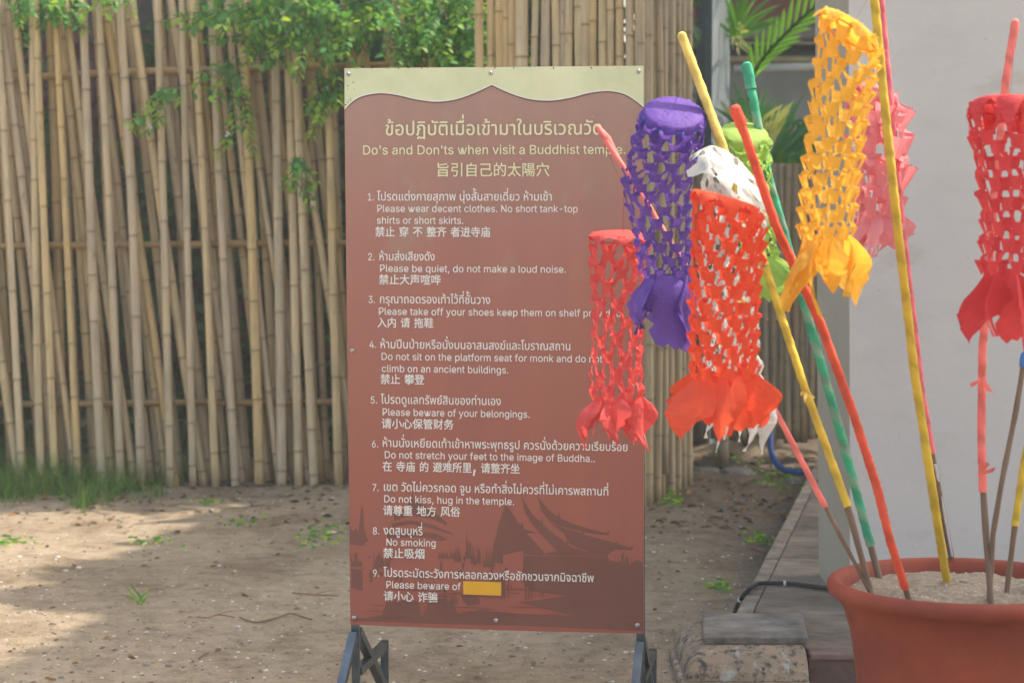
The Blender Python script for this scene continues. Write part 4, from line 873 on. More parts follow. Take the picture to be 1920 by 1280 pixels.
# dark printed picture of temples and trees
Z = lambda zx, zy: (640 + zx / 3.31, 920 + zy / 3.31)
pict = [
    [(1020, 80), (1060, 140), (1110, 212), (1125, 192), (1132, 235), (1225, 262), (1150, 262), (1250, 370), (1262, 400), (1130, 392), (1128, 368), (1003, 398), (1003, 450), (930, 440), (944, 330), (985, 180)],
    [(1115, 22), (1135, 62), (1182, 142), (1238, 190), (1244, 160), (1254, 212), (1330, 275), (1395, 322), (1402, 295), (1412, 340), (1500, 372), (1640, 388), (1640, 400), (1270, 398), (1262, 385), (1340, 372), (1230, 262), (1185, 205), (1140, 130)],
    [(1214, 25), (1240, 62), (1290, 122), (1342, 158), (1350, 128), (1360, 170), (1440, 205), (1560, 240), (1648, 262), (1672, 238), (1660, 274), (1560, 266), (1430, 236), (1340, 212), (1290, 186), (1240, 120)],
    [(1292, 192), (1345, 218), (1488, 262), (1496, 225), (1508, 272), (1650, 308), (1700, 322), (1712, 308), (1718, 328), (1790, 352), (1816, 332), (1802, 368), (1700, 362), (1660, 392), (1560, 384), (1480, 358), (1420, 330), (1380, 262)],
    [(1130, 398), (1262, 404), (1640, 404), (1645, 372), (1660, 430), (1700, 440), (1760, 430), (1775, 400), (1790, 460), (1830, 425), (1868, 440), (1873, 560), (1873, 800), (1500, 790), (1100, 690), (1400, 650), (1180, 620), (1120, 560), (1128, 470)],
    [(330, 186), (325, 130), (395, 118), (430, 60), (440, 10), (450, 60), (540, 100), (600, 150), (660, 200), (650, 212), (560, 172), (430, 150)],
    [(315, 225), (312, 200), (430, 182), (560, 205), (690, 262), (690, 272), (560, 232), (430, 205)],
    [(300, 262), (440, 250), (590, 262), (660, 300), (620, 310), (520, 285), (300, 290)],
    [(125, 95), (132, 90), (140, 240), (165, 310), (120, 330), (100, 300)],
    [(52, 210), (70, 250), (95, 230), (110, 290), (150, 300), (140, 340), (60, 330), (54, 330)],
    [(540, 690), (700, 700), (720, 760), (860, 740), (1100, 760), (1400, 775), (1873, 805), (1873, 868), (1200, 838), (600, 822), (60, 805), (60, 790), (500, 782)],
    [(280, 690), (470, 680), (500, 780), (300, 800), (70, 800), (250, 770)],
    [(60, 480), (130, 486), (132, 620), (62, 600)],
    [(740, 640), (850, 650), (860, 700), (790, 712), (760, 690)],
]
rs = random.Random(5)
def tree_shape(x0, x1, base, hi):
    pts = [(x0, base)]
    x = x0
    while x < x1:
        pts.append((x, base - rs.uniform(.35, 1) * hi)); x += rs.uniform(3, 8)
        pts.append((x, base - rs.uniform(.0, .45) * hi)); x += rs.uniform(2, 6)
    pts.append((x1, base))
    return pts
for (a, c, bb, h) in ((700, 745, 440, 120), (775, 805, 420, 220), (805, 860, 450, 130), (880, 950, 470, 140), (600, 700, 420, 60), (200, 300, 480, 130), (60, 130, 470, 90), (1260, 1440, 600, 110), (1440, 1640, 520, 110), (1640, 1872, 560, 120), (930, 1000, 600, 120), (440, 560, 540, 60), (285, 300, 300, 130), (560, 720, 700, 80)):
    pict.append(tree_shape(a, c, bb, h))
for i in range(90):                                  # ragged foliage and crowd flecks
    xx, yy = rs.uniform(60, 1860), rs.uniform(380, 640)
    w_, h_ = rs.uniform(4, 26), rs.uniform(8, 50)
    pict.append([(xx, yy), (xx + w_ * .5, yy - h_ * .3), (xx + w_, yy + h_ * .1), (xx + w_ * .8, yy + h_ * .7), (xx + w_ * .3, yy + h_)])
for i in range(40):                                  # water streaks
    xx, yy, ww = rs.uniform(140, 1500), rs.uniform(600, 790), rs.uniform(60, 320)
    pict.append([(xx, yy), (xx + ww * .5, yy - 2.5), (min(xx + ww, 1872), yy + 2), (xx + ww * .4, yy + 3.5)])
for i in range(10):                                  # verticals: posts and mast
    xx, yy = rs.uniform(960, 1250), rs.uniform(520, 560)
    pict.append([(xx, yy), (xx + 6, yy), (xx + 6, yy + 120), (xx, yy + 120)])
vs, fs = [], []
for i, pg in enumerate(pict):
    px = [Z(*p) for p in pg]
    n = len(vs)
    vv = [S(x, y, 0.0007 + i * 0.000012) for x, y in px]
    for t in tessellate_polygon([[Vector((x, y, 0)) for x, y in px]]):
        a, c, d = (vv[k] for k in t)
        f = tuple(t) if (c - a).cross(d - a).dot(SN) > 0 else tuple(t)[::-1]
        fs.append(tuple(k + n for k in f))
    vs += vv
mk('printed_temple_picture', vs, fs, M['print_dark'], sign)

# lettering: outlines of every character, in 1/700 of the letter size: code point: (advance, closed outlines as x, y, x, y ...)
GL = {}
for code, (adv, cs) in OUTLINES.items():
    GL[chr(code)] = (adv / 700.0, [[(c[i] / 700.0, c[i + 1] / 700.0) for i in range(0, len(c) - 1, 2)] for c in cs])
UP, TONE = 'ัิีึื็', '่้๊๋์'
def area(c):
    return sum(c[i - 1][0] * c[i][1] - c[i][0] * c[i - 1][1] for i in range(len(c))) / 2
def inside(p, c):
    r = False
    for i in range(len(c)):
        (x1, y1), (x2, y2) = c[i - 1], c[i]
        if (y1 > p[1]) != (y2 > p[1]) and p[0] < (x2 - x1) * (p[1] - y1) / (y2 - y1) + x1:
            r = not r
    return r
def fatten(c, d, sgn):
    out = []
    n = len(c)
    for i in range(n):
        a, b0, c0 = c[i - 1], c[i], c[(i + 1) % n]
        t1 = (b0[0] - a[0], b0[1] - a[1]); t2 = (c0[0] - b0[0], c0[1] - b0[1])
        l1 = math.hypot(*t1) or 1; l2 = math.hypot(*t2) or 1
        nx_ = t1[1] / l1 + t2[1] / l2; ny_ = -(t1[0] / l1 + t2[0] / l2)
        l = math.hypot(nx_, ny_)
        if l < .3:
            out.append(b0); continue
        out.append((b0[0] + nx_ / l * d * sgn, b0[1] + ny_ / l * d * sgn))
    return out
def layout(text, mark_up):
    """list of (outlines groups) and total width, in em"""
    x = 0.0
    res = []
    prev = ''
    for ch in text:
        if ch == ' ':
            x += (0.13 if any(ord(q) > 0x2e00 for q in text) else 0.19); prev = ch; continue
        adv, cs = GL[ch]
        dx = dy = 0.0
        if ch in TONE and prev and prev in UP:
            dy = mark_up
        if (ch in TONE or ch in UP) and prev in 'ปฝฟ':
            dx = -0.09
        if ch not in UP + TONE:
            prev = ch
        elif ch in UP:
            prev = ch
        outs = [c for c in cs if len(c) > 2]
        if outs:
            big = max(outs, key=lambda c: abs(area(c)))
            s0 = 1 if area(big) > 0 else -1
            solids = [c for c in outs if area(c) * s0 > 0]
            holes = [c for c in outs if area(c) * s0 < 0]
            for s in solids:
                hs = [h for h in holes if inside(h[0], s) and not any(t is not s and inside(h[0], t) and abs(area(t)) < abs(area(s)) for t in solids)]
                res.append(([(px + x + dx, py + dy) for px, py in s], [[(px + x + dx, py + dy) for px, py in h] for h in hs], s0))
        x += max(adv, 0)
    return res, x
def slope(y):
    return -0.0089 + (y - 125) / 1053.0 * 0.0399
def write(text, x0, x1, yb, hpx, mat, fat=0.0, mark_up=0.15):
    """x0, x1: span in pixels; hpx: height in pixels of a capital, a Thai consonant or a Chinese character"""
    groups, wid = layout(text, mark_up)
    em = hpx / (0.325 if any(ord(q) > 0x2e00 for q in text) else 0.385 if any(0xe00 < ord(q) < 0xe80 for q in text) else 0.509)
    kx = em if x1 is None else (x1 - x0) / wid
    vs, fs = [], []
    for gi, (s, hs, s0) in enumerate(groups):
        polys = [fatten(s, fat, s0)] + [fatten(h, fat, s0) for h in hs]
        flat = [p for pg in polys for p in pg]
        n = len(vs)
        vv = []
        for (u, v) in flat:
            px = x0 + u * kx
            vv.append(S(px, yb + slope(yb) * (px - x0) - v * em, 0.0022 + (gi % 3) * 0.00004))
        for t in tessellate_polygon([[Vector((p[0], p[1], 0)) for p in pg] for pg in polys]):
            a, c, d = (vv[k] for k in t)
            f = tuple(t) if (c - a).cross(d - a).dot(SN) > 0 else tuple(t)[::-1]
            fs.append(tuple(k + n for k in f))
        vs += vv
    return mk('lettering', vs, fs, mat, sign)
IT, IW = M['ink_title'], M['ink_white']
write('ข้อปฏิบัติเมื่อเข้ามาในบริเวณวัด', 721, 1131, 254, 20, IT, .006)
write("Do's and Don'ts when visit a Buddhist temple.", 679, 1174, 290, 17, IT, .006)
write('旨引自己的太陽穴', 817, 1031, 329, 26, IT, .004)
rules = [
    (688, '1.', 376, [('T', 'โปรดแต่งกายสุภาพ นุ่งสั้นสายเดี่ยว ห้ามเข้า', 707, 1036, 376), ('E', 'Please wear decent clothes. No short tank-top', 706, 1084, 397.5), ('E', 'shirts or short skirts.', 706, 870, 419.5), ('C', '禁止 穿 不 整齐 者进寺庙', 703, 920, 442)]),
    (689, '2.', 488, [('T', 'ห้ามส่งเสียงดัง', 710, 816, 488), ('E', 'Please be quiet, do not make a loud noise.', 711, 1062, 509.5), ('C', '禁止大声喧哗', 710, 827, 531.5)]),
    (690, '3.', 568, [('T', 'กรุณาถอดรองเท้าไว้ที่ชั้นวาง', 711, 920, 568), ('E', 'Please take off your shoes keep them on shelf provided.', 709, 1170, 590), ('C', '入内 请 拖鞋', 707, 813, 612)]),
    (692, '4.', 652, [('T', 'ห้ามปีนป่ายหรือนั่งบนอาสนสงฆ์และโบราณสถาน', 712, 1071, 652.5), ('E', 'Do not sit on the platform seat for monk and do not', 714, 1130, 674.5), ('E', 'climb on an ancient buildings.', 715, 954, 697), ('C', '禁止 攀登', 713, 796, 718)]),
    (694, '5.', 756, [('T', 'โปรดดูแลทรัพย์สินของท่านเอง', 714, 940, 756), ('E', 'Please beware of your belongings.', 716, 994, 778.5), ('C', '请小心保管财务', 715, 851, 801)]),
    (696, '6.', 838, [('T', 'ห้ามนั่งเหยียดเท้าเข้าหาพระพุทธรูป ควรนั่งด้วยความเรียบร้อย', 716, 1178, 837), ('E', 'Do not stretch your feet to the image of Buddha..', 720, 1116, 858.5), ('C', '在 寺庙 的 避难所里, 请整齐坐', 717, 975, 881)]),
    (697, '7.', 920, [('T', 'เขต วัดไม่ควรกอด จูบ หรือทำสิ่งไม่ควรที่ไม่เคารพสถานที่', 718, 1142, 919.5), ('E', 'Do not kiss, hug in the temple.', 719, 965, 941), ('C', '请尊重 地方 风俗', 718, 863, 963.5)]),
    (698, '8.', 1001, [('T', 'งดสูบบุหรี่', 719, 793, 1001), ('E', 'No smoking', 723, 818, 1022), ('C', '禁止吸烟', 718, 797, 1043.5)]),
    (698, '9.', 1080, [('T', 'โปรดระมัดระวังการหลอกลวงหรือชักชวนจากมิจฉาชีพ', 719, 1114, 1080), ('E', 'Please beware of', 723, 864, 1101.5), ('C', '请小心 诈骗', 719, 821, 1124)]),
]
for nx0, num_, ny, lines in rules:
    write(num_, nx0, nx0 + 14, ny, 13.2, IW, .0055)
    for k, t, a, c, y in lines:
        if k == 'E':
            write(t, a, c, y, 13.3, IW, .0055)
        elif k == 'T':
            write(t, a, c, y, 12.3, IW, .007)
        else:
            write(t, a, c, y, 19, IW, .007)
write('.', 939.5, 943, 1106, 13.2, IW, .003)
sheet('yellow_sticker', [(868.5, 1089), (940, 1090.5), (939.5, 1116), (868.8, 1113.5)], M['yellow_sticker'], 0.0032, sign, 0.0006)
# screws with a flat dark patch painted for the shaded socket, small rust marks at the top edge
for (x, y) in ((653, 139), (920, 137), (1197, 134), (661, 657), (664, 1157), (930, 1162), (1195, 1171)):
    c = S(x, y, 0.001)
    vs, fs = [], []
    for (r, h) in ((.0062, 0), (.0062, .002), (.0045, .0042), (.0018, .0048)):
        for k in range(12):
            a = k * math.pi / 6
            vs.append(c + SU * r * math.cos(a) + Vector((0, 0, 1)) * r * math.sin(a) + SN * h)
    for q in range(3):
        for k in range(12):
            fs.append((q * 12 + k, q * 12 + (k + 1) % 12, q * 12 + 12 + (k + 1) % 12, q * 12 + 12 + k))
    fs.append(tuple(36 + k for k in range(12)))
    sw = mk('screw', vs, fs, M['screw'], sign, smooth=True)
    mk('recess', [c + SU * .0017 * math.cos(k * math.pi / 3) + Vector((0, 0, .0017 * math.sin(k * math.pi / 3))) + SN * .0051 for k in range(6)], [tuple(range(6))], M['screw_dark'], sw)
b = MB()
for k in range(34):
    x = R(648, 1200) if k < 20 else R(646, 664)
    y = 127.5 + R(0, 1.5) if k < 20 else R(150, 205)
    if k >= 20 and y > 200 - (x - 646):
        continue
    p = S(x, y, .0011)
    r = R(.0006, .0022)
    b.add([p + SU * r * math.cos(a) * R(.6, 1.5) + Vector((0, 0, r * math.sin(a) * R(.6, 1.4))) for a in (0, 1.2, 2.4, 3.6, 5)], [(0, 1, 2, 3, 4)])
b.build('rust_spots', M['rust'], sign)
# steel stand
h = .0112
def tub(name, pts):
    b = MB()
    b.tube(pts, h, square=True)
    return b.build(name, M['steel'], sign)
BK = -.0035 - h
def side(px_top, px_bot, ptop, pbot):
    top_ = S(px_top[0], px_top[1], BK)
    bot_ = S(px_bot[0], px_bot[1], BK)
    return top_, bot_
for (xt, yt, xb, yb, right) in ((655, 140, 666.5, 1172, False), (1199.5, 134, 1201, 1190, True)):
    T, B = S(xt, yt, BK), S(xb, yb, BK)
    dn = (B - T).normalized()
    G0 = T + dn * ((T.z - 0.0) / -dn.z)
    G0.z = 0.012
    tub('frame_post', [T, G0])
    apex = T + dn * ((T.z - (B.z - .020)) / -dn.z)
    fwd = SN
    ff = Vector((G0.x, G0.y, 0.012)) + fwd * .36
    bf = Vector((G0.x, G0.y, 0.012)) - fwd * .36
    tub('front_leg', [apex + fwd * .026, ff])
    tub('rear_leg', [apex - fwd * .026, bf])
    zc = .135
    tub('side_rail', [Vector((G0.x, G0.y, zc)) - fwd * .01 - fwd * .0135, Vector((G0.x, G0.y, zc)) - fwd * .36])
    tub('rail_post', [Vector((G0.x, G0.y, zc + .0125)) - fwd * .375, Vector((G0.x, G0.y, 0)) - fwd * .375])
for (ya, yb) in ((146, 141), (655, 657), (1160, 1176)):
    tub('cross_bar', [S(664, ya, BK), S(1190, yb, BK)])

# ---- terracotta coloured pot filled with sand
M['pot'] = simple('terracotta_plastic', (0.275, 0.052, 0.027), 0.65, 0.32, 5, 0.0015, spec=0.4)
M['sand'] = simple('pale_sand', (0.31, 0.245, 0.178), 0.95, 0.28, 70, 0.006, c2=(0.44, 0.36, 0.27))
PC = P(1806, 1092, 4.72)
PR = 0.302
pot = thing('flower_pot', 'big round terracotta coloured pot with a rolled rim, filled with sand to hold the sticks', 'pot', (PC.x, PC.y, 0))
prof = [(0.0, 0.03), (.17, .03), (.185, .0), (.195, .012), (.205, .10), (.222, .25), (.238, .40), (.249, .475), (.262, .52), (.276, .548), (.288, .556), (.297, .562), (.302, .573), (.302, .583), (.297, .592), (.288, .596), (.279, .594), (.272, .586), (.268, .572), (.262, .55), (.25, .50), (.24, .42), (0.0, .40)]
ks = PC.z / .588
n = 72
vs = [(PC.x + r * math.cos(2 * math.pi * k / n), PC.y + r * math.sin(2 * math.pi * k / n), z * ks) for r, z in prof for k in range(n)]
fs = [(i * n + k, i * n + (k + 1) % n, (i + 1) * n + (k + 1) % n, (i + 1) * n + k) for i in range(len(prof) - 1) for k in range(n)]
mk('pot_body', vs, fs, M['pot'], pot, smooth=True)
SZ = PC.z - .028
def sandz(x, y):
    r = math.hypot(x - PC.x, y - PC.y) / .268
    hx, hy = x - (PC.x + .105), y - (PC.y - .05)
    return -.035 * math.exp(-(hx * hx + hy * hy) / .0011) + SZ + .030 * max(0, 1 - r * r) + noise.noise(Vector((x * 14, y * 14, 2))) * .010 + noise.noise(Vector((x * 45, y * 45, 2))) * .0045 - .02 * max(0, r - .9)
vs, fs = [(PC.x, PC.y, sandz(PC.x, PC.y))], []
NR = 44
for i in range(1, NR + 1):
    for k in range(96):
        r = .272 * i / NR
        x, y = PC.x + r * math.cos(k * math.pi / 48), PC.y + r * math.sin(k * math.pi / 48)
        vs.append((x, y, sandz(x, y)))
fs += [(0, 1 + k, 1 + (k + 1) % 96) for k in range(96)]
for i in range(NR - 1):
    for k in range(96):
        a = 1 + i * 96
        fs.append((a + k, a + (k + 1) % 96, a + 96 + (k + 1) % 96, a + 96 + k))
sandO = mk('sand', vs, fs, M['sand'], smooth=True)
sandO['kind'] = 'stuff'
tag(sandO, 'pale coarse sand heaped inside the terracotta pot', 'sand')
M['stone'] = simple('grey_pebble', (0.30, 0.27, 0.24), 0.85, 0.35, 30, 0.002, rnd=.4)
M['stone_pale'] = simple('pale_pebble', (0.58, 0.53, 0.47), 0.8, 0.2, 30, 0.002)
def rock(b, c, r, flat=.6):
    c = Vector(c)
    vs = []
    for z, q in ((-.6, .6), (0.0, 1.0), (.7, .65)):
        for k in range(6):
            a = k * math.pi / 3 + z
            w_ = R(.75, 1.15)
            vs.append(c + Vector((r * q * w_ * math.cos(a), r * q * w_ * math.sin(a), r * z * flat)))
    fs = [(i * 6 + k, i * 6 + (k + 1) % 6, i * 6 + 6 + (k + 1) % 6, i * 6 + 6 + k) for i in (0, 1) for k in range(6)]
    fs += [(12, 13, 14, 15, 16, 17), (5, 4, 3, 2, 1, 0)]
    b.add(vs, fs)
b = MB()
for k in range(260):
    a, r = R(0, 6.28), .262 * math.sqrt(R(0, 1))
    x, y = PC.x + r * math.cos(a), PC.y + r * math.sin(a)
    rock(b, (x, y, sandz(x, y)), R(.0012, .004))
for (px, py, r) in ((1741, 1110, .010), (1900, 1118, .008), (1580, 1088, .008), (1600, 1086, .010), (1615, 1088, .007), (1700, 1078, .008), (1688, 1090, .006)):
    p = G(px, py, SZ)
    rock(b, p, r)
g_ = b.build('sand_pebbles', M['stone_pale'], kind='stuff')
tag(g_, 'small pale pebbles lying on the sand in the terracotta pot', 'pebbles')

# ---- wrapped sticks
def crepe(name, c, rough=.75):
    m, N, L, b = newmat(name)
    tc = N.new('ShaderNodeTexCoord').outputs['Object']
    wv = N.new('ShaderNodeTexWave')
    wv.wave_type = 'BANDS'; wv.bands_direction = 'DIAGONAL'
    wv.inputs['Scale'].default_value = 9; wv.inputs['Distortion'].default_value = 7; wv.inputs['Detail'].default_value = 3
    L.new(tc, wv.inputs['Vector'])
    c = tuple(c[:3])
    o = ramp(N, L, wv.outputs['Fac'], [(0.05, tuple(x * .80 for x in c)), (0.30, tuple(x * .96 for x in c)), (1, tuple(min(1, x * 1.1) for x in c))])
    L.new(o, b.inputs['Base Color'])
    b.inputs['Roughness'].default_value = rough
    bump(N, L, b, wv.outputs['Fac'], .003, .5)
    return m
M['w_yellow'] = crepe('yellow_crepe_wrap', (0.80, 0.56, 0.13))
M['w_yellow2'] = crepe('mustard_crepe_wrap', (0.62, 0.43, 0.035))
M['w_green'] = crepe('green_crepe_wrap', (0.04, 0.37, 0.20))
M['w_greygreen'] = crepe('thin_green_crepe', (0.17, 0.34, 0.22))
M['w_red'] = crepe('red_crepe_wrap', (0.72, 0.09, 0.04))
M['w_coral'] = crepe('coral_crepe_wrap', (0.82, 0.18, 0.15))
M['w_pink'] = crepe('pink_crepe_wrap', (0.75, 0.15, 0.18))
M['w_blue'] = crepe('blue_tape', (0.05, 0.20, 0.50))
M['w_white'] = simple('white_tape', (0.6, 0.6, 0.68), .5, .1, 20, 0)
def stick(label, pts, wraps, rad, top_cap=True, alt=None):
    """pts: (px, py, Y) from the top down; wraps: (y_from, y_to, material, extra radius)"""
    W_ = [P(*p) for p in pts]
    ys_ = [p[1] for p in pts]
    W_[-1] = G(pts[-1][0], pts[-1][1], SZ + .006)
    foot_ = W_[-1].copy()
    t = thing('wrapped_stick', label, 'stick', foot_, 'bamboo sticks standing in the pot of sand')
    def at_y(y):
        for i in range(len(ys_) - 1):
            if ys_[i] <= y <= ys_[i + 1]:
                f = (y - ys_[i]) / (ys_[i + 1] - ys_[i])
                return W_[i].lerp(W_[i + 1], f)
        return W_[0] if y < ys_[0] else W_[-1]
    d = (W_[-1] - W_[-2]).normalized()
    b = MB()
    core = [at_y(ys_[0] + 2 + (ys_[-1] - ys_[0] - 2) * k / 14) for k in range(15)] + [W_[-1] + d * .05]
    b.tube(core, [rad * (0.93 + .14 * (k % 3 == 0)) for k in range(16)], 10)
    b.build('bamboo_stick', M['stick'], t, smooth=True)
    for (a, c, m, ex) in wraps:
        k = max(3, int((c - a) / 9))
        pp_ = [at_y(a + (c - a) * i / k) for i in range(k + 1)]
        rr = [(rad + ex) * R(.93, 1.06) for _ in pp_]
        if a == ys_[0] and top_cap:
            up_ = (pp_[0] - pp_[1]).normalized()
            pp_ = [pp_[0] + up_ * .006] + pp_
            rr = [(rad + ex) * .62] + rr
        b = MB()
        b.tube(pp_[:3], [r_ * .96 for r_ in rr[:3]], 10)
        # the paper is wound round the stick: every turn overlaps the one before
        c0_, c1_ = at_y(a), at_y(c)
        L3 = sum((at_y(a + (c - a) * (i + 1) / 8) - at_y(a + (c - a) * i / 8)).length for i in range(8))
        nr = int(L3 / .0042)
        ns = 14
        vs, fs = [], []
        pitch = R(.030, .042)
        rw = [R(.96, 1.05) for _ in range(int(nr / 6) + 3)]
        for i in range(nr + 1):
            u = i / nr
            q = at_y(a + (c - a) * u)
            dd = (at_y(min(c, a + (c - a) * u + 6)) - at_y(max(a, a + (c - a) * u - 6))).normalized()
            e1 = dd.cross(Vector((0, 1, 0))).normalized()
            e2 = dd.cross(e1)
            k6, f6 = i // 6, (i % 6) / 6
            wob = rw[k6] * (1 - f6) + rw[k6 + 1] * f6
            for j in range(ns):
                th = 2 * math.pi * j / ns
                ph = (th / (2 * math.pi) + u * L3 / pitch) % 1.0
                r_ = (rad + ex) * wob * (.94 + .12 * ph)
                vs.append(q + (e1 * math.cos(th) + e2 * math.sin(th)) * r_)
                if i < nr:
                    fs.append((i * ns + j, i * ns + (j + 1) % ns, (i + 1) * ns + (j + 1) % ns, (i + 1) * ns + j))
        b.add(vs, fs)
        ow = b.build('paper_wrap', M[m], t, smooth=True)
        if alt:
            ow.data.materials.append(M[alt])
            nf0 = len(ow.data.polygons) - len(fs)
            for fi in range(len(fs)):
                i, j = divmod(fi, ns)
                ph = (j / ns + i / nr * L3 / pitch * .5) % 1.0
                if ph < .42 and i > 10:
                    ow.data.polygons[nf0 + fi].material_index = 1
    return t, at_y
def knot(t, p, mat, r=.012):
    b = MB()
    for k in range(3):
        a = R(0, 6.28)
        d = Vector((math.cos(a), -.5, math.sin(a) * .6)).normalized()
        e = d.cross(Vector((0, 1, .3))).normalized()
        q = p + d * r * .3
        b.add([q - e * .004, q + e * .004, q + d * r * R(1.2, 2.0) + e * .006, q + d * r * R(1.0, 1.6) - e * .004], [(0, 1, 2, 3)])
    b.build('loose_knot', mat, t)
st1, f1 = stick('pale yellow wrapped stick leaning left, its tip highest left of the grey post', [(1278, 66, 4.90), (1300, 125, 4.88), (1353, 270, 4.84), (1425, 470, 4.8), (1510, 730, 4.7), (1590, 950, 4.62), (1635, 1118, 4.56)],
      [(66, 500, 'w_yellow', .0030), (500, 950, 'w_yellow2', .0016)], .0075)
knot(st1, P(1514, 735, 4.69), M['w_yellow'])
st2, f2 = stick('green wrapped stick leaning left behind the red stick', [(1400, 122, 5.0), (1440, 330, 4.95), (1505, 560, 4.9), (1570, 790, 4.86), (1650, 1088, 4.82)],
      [(122, 168, 'w_green', .0045), (168, 1022, 'w_green', .0018)], .0085, alt='w_greygreen')
st3, f3 = stick('bright red wrapped stick crossing in front of the yellow lantern', [(1378, 203, 4.35), (1400, 262, 4.36), (1455, 425, 4.38), (1540, 610, 4.42), (1600, 775, 4.45), (1645, 915, 4.48), (1668, 1010, 4.5), (1707, 1132, 4.52)],
      [(203, 236, 'w_red', .0048), (236, 1100, 'w_red', .0022)], .0072)
st4, f4 = stick('coral wrapped stick with a swollen tip over the sign lettering, leaning far left', [(1122, 240, 5.15), (1150, 285, 5.12), (1215, 385, 5.05), (1262, 462, 5.0), (1335, 580, 4.9), (1465, 790, 4.75), (1545, 945, 4.66), (1637, 1120, 4.57)],
      [(240, 950, 'w_coral', .0016)], .0052)
b = MB()
b.tube([P(1118, 236, 5.15), P(1126, 246, 5.15), P(1138, 262, 5.14), P(1148, 280, 5.13), P(1160, 300, 5.12)], [.003, .0085, .0115, .0095, .0068], 10)
b.build('paper_bulb', M['w_coral'], st4, smooth=True)
st5, f5 = stick('long mustard yellow wrapped stick rising out of the top of the picture', [(1634, -60, 4.62), (1655, 160, 4.62), (1680, 400, 4.62), (1715, 700, 4.62), (1750, 930, 4.62), (1778, 1108, 4.62)],
      [(-60, 1100, 'w_yellow2', .0022)], .0075)
st6, f6 = stick('pink wrapped stick with a bare striped foot, close behind the mustard stick', [(1645, -60, 4.86), (1665, 160, 4.86), (1690, 420, 4.86), (1728, 740, 4.85), (1752, 880, 4.85), (1788, 1066, 4.84)],
      [(-60, 850, 'w_pink', .0020)], .0075)
b = MB()
b.tube([f6(870) + Vector((.003, -.0062, 0)), f6(950) + Vector((.002, -.0062, 0)), f6(1040) + Vector((.001, -.0062, 0))], .0032, 6)
b.build('pale_tape', M['w_white'], st6)
st7, f7 = stick('red wrapped stick carrying the red lantern at the right edge, wound with string', [(1904, 42, 4.6), (1886, 150, 4.58), (1862, 400, 4.56), (1842, 660, 4.55), (1840, 820, 4.55), (1843, 920, 4.54), (1859, 1140, 4.52)],
      [(42, 922, 'w_coral', .0016)], .0072)
knot(st7, P(1842, 710, 4.54), M['w_coral'], .02)
knot(st7, P(1836, 888, 4.53), M['w_coral'], .02)
st8, f8 = stick('bare dark stick with blue tape at its tip, leaning right', [(1922, 664, 4.5), (1905, 770, 4.5), (1878, 905, 4.5), (1862, 1000, 4.52), (1854, 1135, 4.6)],
      [(664, 688, 'w_blue', .003)], .0062)
st9, f9 = stick('thin mustard stick with a bare foot at the right edge of the pot', [(1945, 740, 4.6), (1918, 880, 4.6), (1903, 985, 4.6), (1886, 1122, 4.6)],
      [(740, 985, 'w_yellow2', .0016)], .0066)

# ---- cut paper lanterns
def paper(name, c, trans=.42, tc=None):
    trans = trans + .02
    return thin(name, c, trans, .55, .07, 25, tc=tc, spec=.25)
M['p_coral'] = paper('coral_paper', (0.80, 0.115, 0.110), .35)
M['p_purple'] = paper('purple_paper', (0.18, 0.088, 0.44), .30)
M['p_orange'] = paper('orange_red_paper', (0.90, 0.115, 0.045), .38)
M['p_white'] = paper('white_paper', (0.70, 0.69, 0.665), .35)
M['p_lime'] = paper('lime_paper', (0.46, 0.68, 0.16), .45)
M['p_yellow'] = paper('yellow_paper', (0.90, 0.55, 0.07), .42)
M['p_pink'] = paper('pale_pink_paper', (0.88, 0.33, 0.36), .42)
M['p_red'] = paper('crimson_paper', (0.76, 0.075, 0.085), .30)
M['thread'] = simple('thread', (0.12, 0.08, 0.07), .8, .1, 20, 0)
M['thread_red'] = simple('red_thread', (0.45, 0.05, 0.04), .8, .1, 20, 0)
M['hoop_blue'] = simple('blue_hoop', (0.03, 0.16, 0.50), .4, .1, 20, 0)
def rowframe(pts, i):
    return pts[i]
